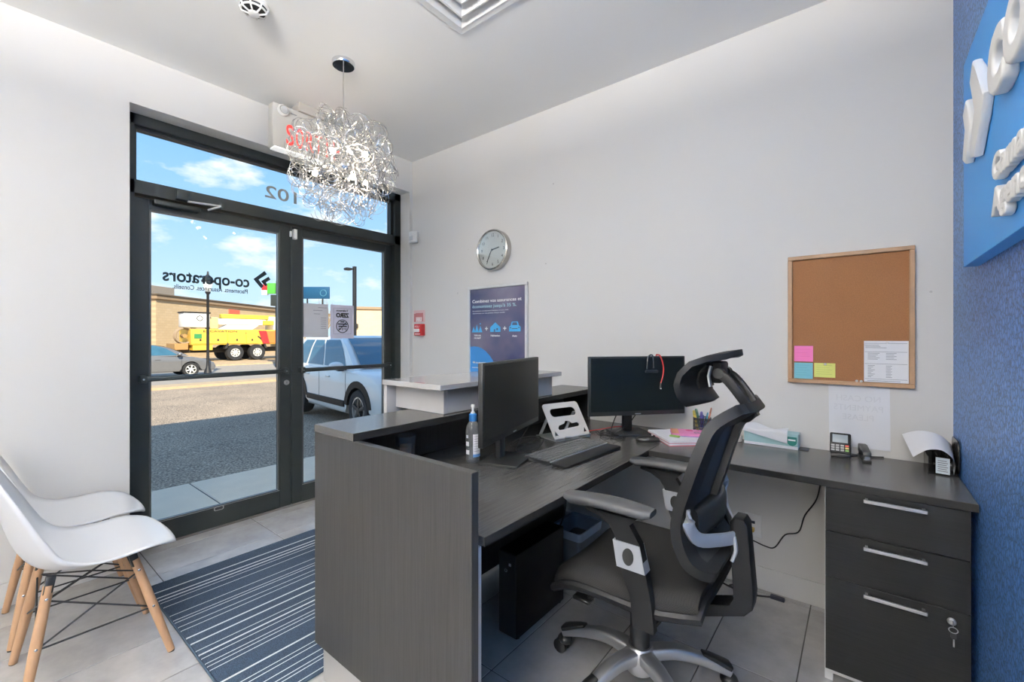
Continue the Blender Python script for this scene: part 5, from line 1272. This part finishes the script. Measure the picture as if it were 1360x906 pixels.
for k in range(9): dline(.022, .046 - .006 * (k % 3), 1.138 - k * .0062); dline(.083, .103 - .004 * (k % 2), 1.138 - k * .0062)
dline(.02, .13, 1.072)
part(b, 'typed_lines', INK_G, dt, 0)
for i, (x, z, lab) in enumerate(((-.016, 1.068, 'white push pin left of the pair at the board bottom'), (-.0005, 1.0675, 'white push pin right of the pair at the board bottom'), (-.130, 1.138, 'white push pin holding the yellow-green note'), (.087, 1.240, 'white push pin holding the typed sheet'))):
    tag(MB().lathe([(.001, 0), (.001, -.004), (.0045, -.005), (.003, -.008), (.0036, -.013), (.0055, -.015), (.004, -.0175), (.0005, -.018)], (x, 2.4870, z), 12, 'Y').build('push_pin', PLAST_W), lab, 'push pin', 'white push pins on the cork board')
# loose sheet taped below
t = thing('taped_sheet', 'plain white letter sheet taped below the cork board', 'paper', (-.01, 2.497, .77))
part(MB().grid(lambda u, v: (-.119 + .215 * u + .003 * (1 - v), 2.4978 - .005 * (1 - v) ** 2 * (.4 + .6 * u), .769 + .278 * v + .003 * u * v), 6, 8), 'sheet', PAPER, t)
for k, s_ in enumerate(('NO CASH', 'PAYMENTS', 'PLEASE')):
    text(s_, (-.012, 2.4950 - .0010 * k, .975 - .042 * k), (-1, 0, 0), (0, 0, 1), INK_F, t, 'show_through_print', size=.036, align='CENTER', extrude=.0001)
# wall clock
kx, kz = -2.150, 1.915
t = thing('wall_clock', 'round chrome wall clock above the framed poster', 'clock', (kx, 2.498, kz))
part(MB().lathe([(.150, -.002), (.152, -.040), (.150, -.052), (.143, -.056), (.138, -.052), (.136, -.030)], (kx, 2.4995, kz), 48, 'Y'), 'case', mat('clock_chrome', (0.50, 0.49, 0.47), 0.16, 1.0), t)
part(MB().lathe([(.137, -.036), (.137, -.040), (.001, -.040)], (kx, 2.4995, kz), 48, 'Y'), 'dial', mat('dial_silver', (0.62, 0.62, 0.61), 0.45, .1), t)
yd = 2.4587
for k in range(1, 13):
    a = R(90 - 30 * k); s_ = str(k)
    text(s_, (kx + .108 * math.cos(a), yd, kz + .108 * math.sin(a) - .010), (1, 0, 0), (0, 0, 1), INK, t, 'numeral', size=.032, align='CENTER', extrude=.0003)
part(MB().obox((kx + .030, yd - .001, kz + .006), (.98, 0, .17), (0, 1, 0), (-.17, 0, .98), .036, .0006, .004), 'hour_hand', INK, t, 0)
part(MB().obox((kx - .028, yd - .003, kz - .040), (-.45, 0, -.89), (0, 1, 0), (.89, 0, -.45), .054, .0006, .003), 'minute_hand', INK, t, 0)
part(MB().lathe([(.006, 0), (.006, -.004), (.001, -.005)], (kx, yd, kz), 14, 'Y'), 'hand_hub', INK, t)
part(MB().lathe([(.1375, -.0490), (.1375, -.0505), (.001, -.0505)], (kx, 2.4995, kz), 48, 'Y'), 'cover_glass', GLASS, t)
# framed poster
t = thing('framed_poster', 'framed blue insurance poster on the long wall below the clock', 'poster', (-2.137, 2.498, .76))
Q0, Q1, S0, S1 = -2.430, -1.845, .758, 1.656
ALF = mat('white_aluminium', (0.72, 0.72, 0.71), 0.35, .3)
for (a, b_, c, d) in ((Q0, Q1, S0, S0 + .022), (Q0, Q1, S1 - .022, S1)): part(MB().box(a, b_, 2.4800, 2.4990, c, d, .003, 1), 'frame_rail', ALF, t, 0)
for (a, b_) in ((Q0, Q0 + .022), (Q1 - .022, Q1)): part(MB().box(a, b_, 2.4799, 2.4990, S0 + .022, S1 - .022, .003, 1), 'frame_stile', ALF, t, 0)
def art_mat():
    m, n, l, b = nmat('poster_print')
    tc = n.new('ShaderNodeTexCoord'); no = n.new('ShaderNodeTexNoise'); no.inputs['Scale'].default_value = 3.2; no.inputs['Detail'].default_value = 3
    l.new(tc.outputs['Object'], no.inputs['Vector'])
    r_ = ramp(n, [(.35, (0.045, 0.055, 0.13)), (.55, (0.125, 0.115, 0.19)), (.75, (0.21, 0.19, 0.26))])
    l.new(no.outputs['Fac'], r_.inputs[0]); l.new(r_.outputs[0], b.inputs['Base Color']); b.inputs['Roughness'].default_value = .22
    return m
part(MB().box(Q0 + .02, Q1 - .02, 2.4900, 2.4985, S0 + .02, S1 - .02), 'print', art_mat(), t, 0)
yp = 2.4897
def pt_(s_, x, z, size, w, m=INK_W, bold=.012): text(s_, (x, yp, z), (1, 0, 0), (0, 0, 1), m, t, 'poster_text', size=size, width=w, bold=bold, extrude=.0002)
AQ = mat('aqua_print', (0.42, 0.66, 0.72), 0.5); SKYP = mat('sky_blue_print', (0.06, 0.40, 0.75), 0.4)
pt_('Combinez vos assurances et', -2.388, 1.529, .034, .486, bold=.022); pt_('économisez jusqu\'à 35 %.', -2.388, 1.489, .034, .44, AQ, .014)
pt_('En combinant vos assurances habitation et auto, vous', -2.384, 1.461, .013, .36, bold=0); pt_('économisez sur vos primes chaque année.', -2.384, 1.443, .013, .33, bold=0)
for x in (-2.238, -2.057):
    pl = MB(); pl.box(x - .015, x + .015, yp - .0003, yp, 1.3245, 1.3315); pl.box(x - .0035, x + .0035, yp - .0003, yp, 1.313, 1.343); part(pl, 'plus_sign', INK_W, t, 0)
ic = MB()
for (x, h) in ((-2.372, .045), (-2.338, .062), (-2.300, .050)): ic.prism([(x - .020, 1.300), (x + .020, 1.300), (x, 1.300 + h)], 'y', yp - .0003, yp)
ic.prism([(-2.302 + .006 * math.cos(a), 1.366 + .006 * math.sin(a)) for a in [2 * math.pi * k / 10 for k in range(10)]], 'y', yp - .0003, yp)
part(ic, 'camping_icon', SKYP, t, 0)
ic = MB(); ic.prism([(-2.200, 1.302), (-2.098, 1.302), (-2.098, 1.338), (-2.108, 1.344), (-2.149, 1.374), (-2.192, 1.342), (-2.200, 1.336)], 'y', yp - .0003, yp); part(ic, 'house_icon', SKYP, t, 0)
ic = MB(); ic.box(-2.163, -2.150, yp - .0006, yp - .0003, 1.303, 1.322); ic.box(-2.138, -2.122, yp - .0006, yp - .0003, 1.315, 1.330); part(ic, 'house_icon_detail', mat('poster_navy', (0.05, 0.07, 0.16), .5), t, 0)
ic = MB(); ic.prism([(-2.016, 1.304), (-1.910, 1.304), (-1.910, 1.338), (-1.925, 1.348), (-1.935, 1.376), (-1.990, 1.376), (-2.001, 1.348), (-2.016, 1.338)], 'y', yp - .0003, yp); part(ic, 'car_icon', SKYP, t, 0)
ic = MB(); ic.prism([(-1.988, 1.350), (-1.938, 1.350), (-1.944, 1.370), (-1.982, 1.370)], 'y', yp - .0006, yp - .0003); ic.box(-1.99, -1.936, yp - .0006, yp - .0003, 1.322, 1.328); ic.box(-2.008, -1.996, yp - .0006, yp - .0003, 1.328, 1.336); ic.box(-1.93, -1.918, yp - .0006, yp - .0003, 1.328, 1.336); part(ic, 'car_icon_detail', mat('poster_navy', (0.05, 0.07, 0.16), .5), t, 0)
pt_('Véhicule', -2.368, 1.270, .020, .072, bold=.02); pt_('récréatif', -2.368, 1.250, .020, .070, bold=.02); pt_('Habitation', -2.196, 1.268, .020, .092, bold=.02); pt_('Auto', -1.986, 1.266, .020, .044, bold=.02)
part(MB().prism([(Q0 + .021, S0 + .021), (-1.98, S0 + .021), (-2.05, .90), (-2.11, 1.00), (-2.164, 1.076), (-2.20, 1.118), (-2.248, 1.157), (-2.29, 1.178), (-2.324, 1.187), (-2.37, 1.190), (Q0 + .021, 1.186)], 'y', yp + .0001, yp + .0004), 'blue_swoosh', mat('swoosh_blue', (0.05, 0.27, 0.66), 0.3), t, 0)
pt_('co-operators', -2.352, 1.058, .024, .130, bold=.03); pt_('cooperators.ca', -2.390, 1.022, .016, .088, bold=.01)
ic = MB()
for k in (0, 1): ic.prism([(-2.384 + .012 * k, 1.066), (-2.376 + .012 * k, 1.076), (-2.368 + .012 * k, 1.066), (-2.376 + .012 * k, 1.056)], 'y', yp - .0003, yp)
part(ic, 'poster_logo', INK_W, t, 0)
# fire alarm station and its sign
t = thing('alarm_sign', 'clear and red instruction sign above the fire alarm', 'sign', (-3.04, 2.499, 1.39))
part(MB().box(-3.112, -2.962, 2.4965, 2.4992, 1.394, 1.500, .001, 1), 'backing', mat('pale_pink', (0.74, 0.52, 0.52), 0.4), t, 0)
b = MB(); b.box(-3.108, -3.085, 2.4960, 2.4966, 1.398, 1.47); b.box(-3.085, -2.985, 2.4960, 2.4966, 1.440, 1.475); b.box(-3.0, -2.985, 2.4960, 2.4966, 1.402, 1.44)
part(b, 'red_print', mat('faded_red', (0.55, 0.20, 0.20), 0.5), t, 0)
text('FEU', (-3.075, 2.4958, 1.404), (1, 0, 0), (0, 0, 1), INK_W, t, size=.040, width=.07, extrude=.0002, bold=.02)
t = thing('fire_alarm', 'red fire alarm pull station on the wall near the door', 'fire alarm', (-3.01, 2.499, 1.28))
part(MB().box(-3.062, -2.962, 2.458, 2.4995, 1.277, 1.378, .004, 2), 'housing', RED, t)
text('FEU', (-3.052, 2.4575, 1.345), (1, 0, 0), (0, 0, 1), INK_W, t, size=.026, width=.055, extrude=.0003)
part(MB().box(-3.055, -2.985, 2.446, 2.458, 1.305, 1.335, .003, 1), 'pull_bar', PLAST_W, t); part(MB().box(-3.05, -2.98, 2.4570, 2.4582, 1.287, 1.294), 'white_line', INK_W, t, 0)
# motion sensor in the corner
t = thing('motion_sensor', 'small white motion sensor in the corner beside the door frame', 'sensor', (-3.09, 2.47, 2.10))
part(MB().prism([(-3.124, 2.496), (-3.050, 2.496), (-3.040, 2.470), (-3.078, 2.440), (-3.118, 2.446)], 'z', 2.094, 2.190, bev=.004), 'housing', PLAST_W, t)
part(MB().box(-3.108, -3.060, 2.4400, 2.4460, 2.110, 2.150, .002, 1), 'lens', mat('sensor_lens', (0.62, 0.63, 0.64), .3), t)
# exit sign hung from the ceiling with emergency lamps
t = thing('exit_sign', 'beige exit sign with red lit letters and lamp hung from the ceiling', 'exit sign', (-2.955, 1.47, 2.70))
EXB = mat('beige_sheet_metal', (0.56, 0.54, 0.50), 0.5, var=.02)
EX0, EX1, EY0, EY1, EZ0, EZ1 = -2.995, -2.925, 1.225, 1.715, 2.490, 2.765
part(MB().box(EX0, EX1, EY0, EY1, EZ0, EZ1, .004, 2), 'housing', EXB, t)
part(MB().box(-3.01, -2.91, 1.385, 1.560, EZ1 + .0005, ZC - .0005, .004, 1), 'ceiling_bracket', mat('bracket_beige', (0.50, 0.47, 0.43), .5), t)
part(MB().box(EX0 + .004, EX1 - .002, EY0 + .01, EY1 - .01, EZ0 - .012, EZ0 - .0005, .002, 1), 'light_strip', mat('downlight_strip', (0.9, 0.9, 0.88), .4, emit=.4), t)
for i, ch in enumerate('SORTIE'):
    text(ch, (EX1 + .0006, 1.332 + i * .064, 2.522), (0, 1, 0), (0, 0, 1), REDLIT, t, 'letter', size=.188, width=.018 if ch == 'I' else .050, bold=.008, extrude=.0008, align='CENTER')
for y in (1.285, 1.655):
    l_ = part(MB().lathe([(.034, 0), (.036, .012), (.030, .022), (.027, .022), (.026, .006)], (EX1, y, 2.728), 22, 'X'), 'lamp_ring', PLAST_W, t)
    part(MB().lathe([(.027, .012), (.022, .026), (.001, .030)], (EX1, y, 2.728), 18, 'X'), 'lamp_lens', mat('lamp_lens', (0.66, 0.68, 0.68), .1, .3), l_)
part(MB().box(EX1, EX1 + .0015, 1.335, 1.375, 2.728, 2.734), 'slot', INK_G, t, 0)
# smoke detector
sx, sy = -2.232, 0.850
t = thing('smoke_detector', 'white round smoke detector on the ceiling', 'smoke detector', (sx, sy, ZC))
part(MB().lathe([(.066, -.0005), (.066, -.012), (.060, -.016)], (sx, sy, ZC), 32), 'mount', PLAST_W, t)
part(MB().lathe([(.056, -.016), (.050, -.030), (.001, -.030)], (sx, sy, ZC), 32), 'sensing_chamber', mat('chamber_dark', (0.04, 0.04, 0.04), .6), t)
for k in range(8):
    a = R(45 * k + 10); c = Vector((math.cos(a), math.sin(a), 0))
    part(MB().tube([Vector((sx, sy, ZC - .015)) + c * .060, Vector((sx, sy, ZC - .036)) + c * .050, Vector((sx, sy, ZC - .044)) + c * .020], .0042, 6), 'rib', PLAST_W, t)
part(MB().lathe([(.024, -.040), (.024, -.047), (.018, -.050), (.001, -.050)], (sx, sy, ZC), 24), 'cap', PLAST_W, t)
part(MB().tube([(sx + .052 * math.cos(a), sy + .052 * math.sin(a), ZC - .028) for a in [2 * math.pi * k / 28 for k in range(28)]], .0045, 6, True), 'guard_ring', PLAST_W, t)
# air diffuser: nested square louvres in the ceiling opening
t = thing('air_diffuser', 'square white louvred air diffuser in the ceiling', 'vent', ((VX0 + VX1) / 2, (VY0 + VY1) / 2, ZC))
def sq_ring(x0, x1, y0, y1, z, w, dz):
    b = MB(); b.loft([[(x0, y0, z), (x1, y0, z), (x1, y1, z), (x0, y1, z)], [(x0 + w, y0 + w, z + dz), (x1 - w, y0 + w, z + dz), (x1 - w, y1 - w, z + dz), (x0 + w, y1 - w, z + dz)],
                     [(x0 + w, y0 + w, z + dz + .003), (x1 - w, y0 + w, z + dz + .003), (x1 - w, y1 - w, z + dz + .003), (x0 + w, y1 - w, z + dz + .003)], [(x0 - .0, y0, z + .003), (x1, y0, z + .003), (x1, y1, z + .003), (x0, y1, z + .003)]], closed=True); return b
DIF = mat('diffuser_white', (0.74, 0.74, 0.73), .5)
part(sq_ring(VX0 - .028, VX1 + .028, VY0 - .028, VY1 + .028, ZC - .006, .030, .003), 'outer_frame', DIF, t, 0)
for k in range(4):
    o_ = .004 + k * .058
    part(sq_ring(VX0 + o_, VX1 - o_, VY0 + o_, VY1 - o_, ZC - .006 + .002 * k, .044, .046), 'louvre', DIF, t, 0)
for k in range(1, 4):
    o_ = .004 + k * .058; z0 = ZC - .0075 + .002 * k
    b = MB(); w_ = .007
    b.box(VX0 + o_ - w_, VX1 - o_ + w_, VY0 + o_ - w_, VY0 + o_, z0, z0 + .0012); b.box(VX0 + o_ - w_, VX1 - o_ + w_, VY1 - o_, VY1 - o_ + w_, z0, z0 + .0012)
    b.box(VX0 + o_ - w_, VX0 + o_, VY0 + o_, VY1 - o_, z0, z0 + .0012); b.box(VX1 - o_, VX1 - o_ + w_, VY0 + o_, VY1 - o_, z0, z0 + .0012)
    part(b, 'louvre_lip', PLAST_W, t, 0)
part(MB().box(VX0 + .236, VX1 - .236, VY0 + .236, VY1 - .236, ZC - .002, ZC + .003), 'centre_plate', DIF, t, 0)
part(MB().box(VX0 - .002, VX1 + .002, VY0 - .002, VY1 + .002, ZC + .101, ZC + .12), 'duct_plate', mat('duct_grey', (0.30, 0.30, 0.30), .7), t, 0)
# ================================================================== SIGN ON THE BLUE WALL
SX = 0.2555
t = thing('company_sign', 'large blue company sign with raised white letters on the blue wall', 'sign', (.275, .9, 1.49))
part(MB().box(SX, XB - .001, -.45, 1.995, 1.486, 2.130, .001, 1), 'panel', mat('sign_blue', (0.045, 0.32, 0.80), 0.45, var=.02, vs_=2, spec=.3), t, 0)
LETT = mat('white_foam_letter', (0.84, 0.83, 0.82), .5, var=.01)
text('co-operators', (SX - .012, 1.500, 1.812), (0, -1, 0), (0, 0, 1), LETT, t, 'raised_letters', size=.270, width=1.75, bold=.012, extrude=.008, bevel=.006)
text('Gamache', (SX - .010, 1.492, 1.622), (0, -1, 0), (0, 0, 1), LETT, t, 'raised_letters', size=.078, width=.40, bold=.012, extrude=.006, bevel=.003)
text('Agence', (SX - .010, 1.492, 1.546), (0, -1, 0), (0, 0, 1), LETT, t, 'raised_letters', size=.078, width=.33, bold=.012, extrude=.006, bevel=.003)
for ch in ([(1.700, 2.010), (1.665, 1.975), (1.600, 1.900), (1.560, 1.862), (1.600, 1.815), (1.690, 1.745), (1.730, 1.755), (1.740, 1.785), (1.660, 1.862), (1.740, 1.965)],
           [(1.800, 1.945), (1.770, 1.915), (1.742, 1.880), (1.742, 1.850), (1.775, 1.800), (1.815, 1.765), (1.850, 1.785), (1.800, 1.862), (1.845, 1.915)]):
    part(MB().prism(ch, 'x', SX - .022, SX - .0005, bev=.006), 'raised_chevron', LETT, t, 40)

# ================================================================== CHANDELIER
CX, CY, CZ = -2.300, 1.345, 2.228
t = thing('wire_chandelier', 'round chandelier of curled chrome wire hanging before the door', 'chandelier', (CX, CY, ZC))
part(MB().lathe([(.062, -.0005), (.062, -.020), (.058, -.025), (.001, -.025)], (CX, CY, ZC), 32), 'canopy', CHROME, t)
part(MB().cyl((CX, CY, ZC - .024), (CX, CY, CZ + .10), .0028, n=8), 'suspension_rod', STEEL, t)
core = MB(); core.ball((CX, CY, CZ), .055, n=18); core.cyl((CX, CY, CZ + .04), (CX, CY, CZ + .12), .016, n=12)
co = part(core, 'core', CHROME, t)
BULB = mat('bulb_glow', (1.0, 0.86, 0.62), .4, emit=90.0)
for i, (a, el) in enumerate(((20, 20), (95, -15), (165, 25), (240, -20), (310, 10), (350, -35), (130, 55))):
    d = Vector((math.cos(R(a)) * math.cos(R(el)), math.sin(R(a)) * math.cos(R(el)), math.sin(R(el)))); c = Vector((CX, CY, CZ))
    h = part(MB().tube([c + d * .05, c + d * .12, c + d * .122, c + d * .145], [.004, .004, .008, .008], 10), 'lamp_holder', CHROME, t)
    part(MB().ball(c + d * .158, .014, n=12), 'bulb', BULB, h)
WIREM = mat('wire_aluminium', (0.66, 0.655, 0.65), 0.24, 1.0, var=.05)
rnd = random.Random(11)
variants = []
for v_ in range(8):
    pts = []; turns = rnd.choice((3, 3, 4)); r0 = rnd.uniform(.040, .060)
    dr = Vector((rnd.uniform(-1, 1), rnd.uniform(-1, 1), rnd.uniform(-.8, .8))) * .016
    ax = Vector((rnd.uniform(-1, 1), rnd.uniform(-1, 1), 0)).normalized(); ta = rnd.uniform(.15, .40)
    for k in range(turns * 20):
        a = 2 * math.pi * k / 20; q = k / 20
        r_ = r0 * (1 + .10 * math.sin(q * 1.7 + v_))
        pts.append(Matrix.Rotation(ta * q, 3, ax) @ Vector((r_ * math.cos(a), r_ * math.sin(a), 0)) + dr * q)
    m0 = sum(pts, Vector()) / len(pts); pts = [p - m0 for p in pts]
    variants.append(MB().tube(pts, .0013, 4).mesh('wire_curl', WIREM, 80))
NW = 150
for i in range(NW):
    gold = math.pi * (3 - 5 ** .5); zz = 1 - 2 * (i + .5) / NW; rr_ = math.sqrt(1 - zz * zz); a = gold * i
    d = Vector((rr_ * math.cos(a), rr_ * math.sin(a), zz)); rad = rnd.uniform(.215, .265) if i % 3 else rnd.uniform(.10, .20)
    o = bpy.data.objects.new('wire_curl', variants[i % 8]); col.objects.link(o); o.parent = t
    p = Vector((CX, CY, CZ)) + Vector((d.x * rad * 1.0, d.y * rad * 1.0, d.z * rad * 1.10))
    o.location = p - Vector((CX, CY, ZC))
    q = Euler((rnd.uniform(0, 6.28), rnd.uniform(0, 6.28), rnd.uniform(0, 6.28)))
    o.rotation_euler = q
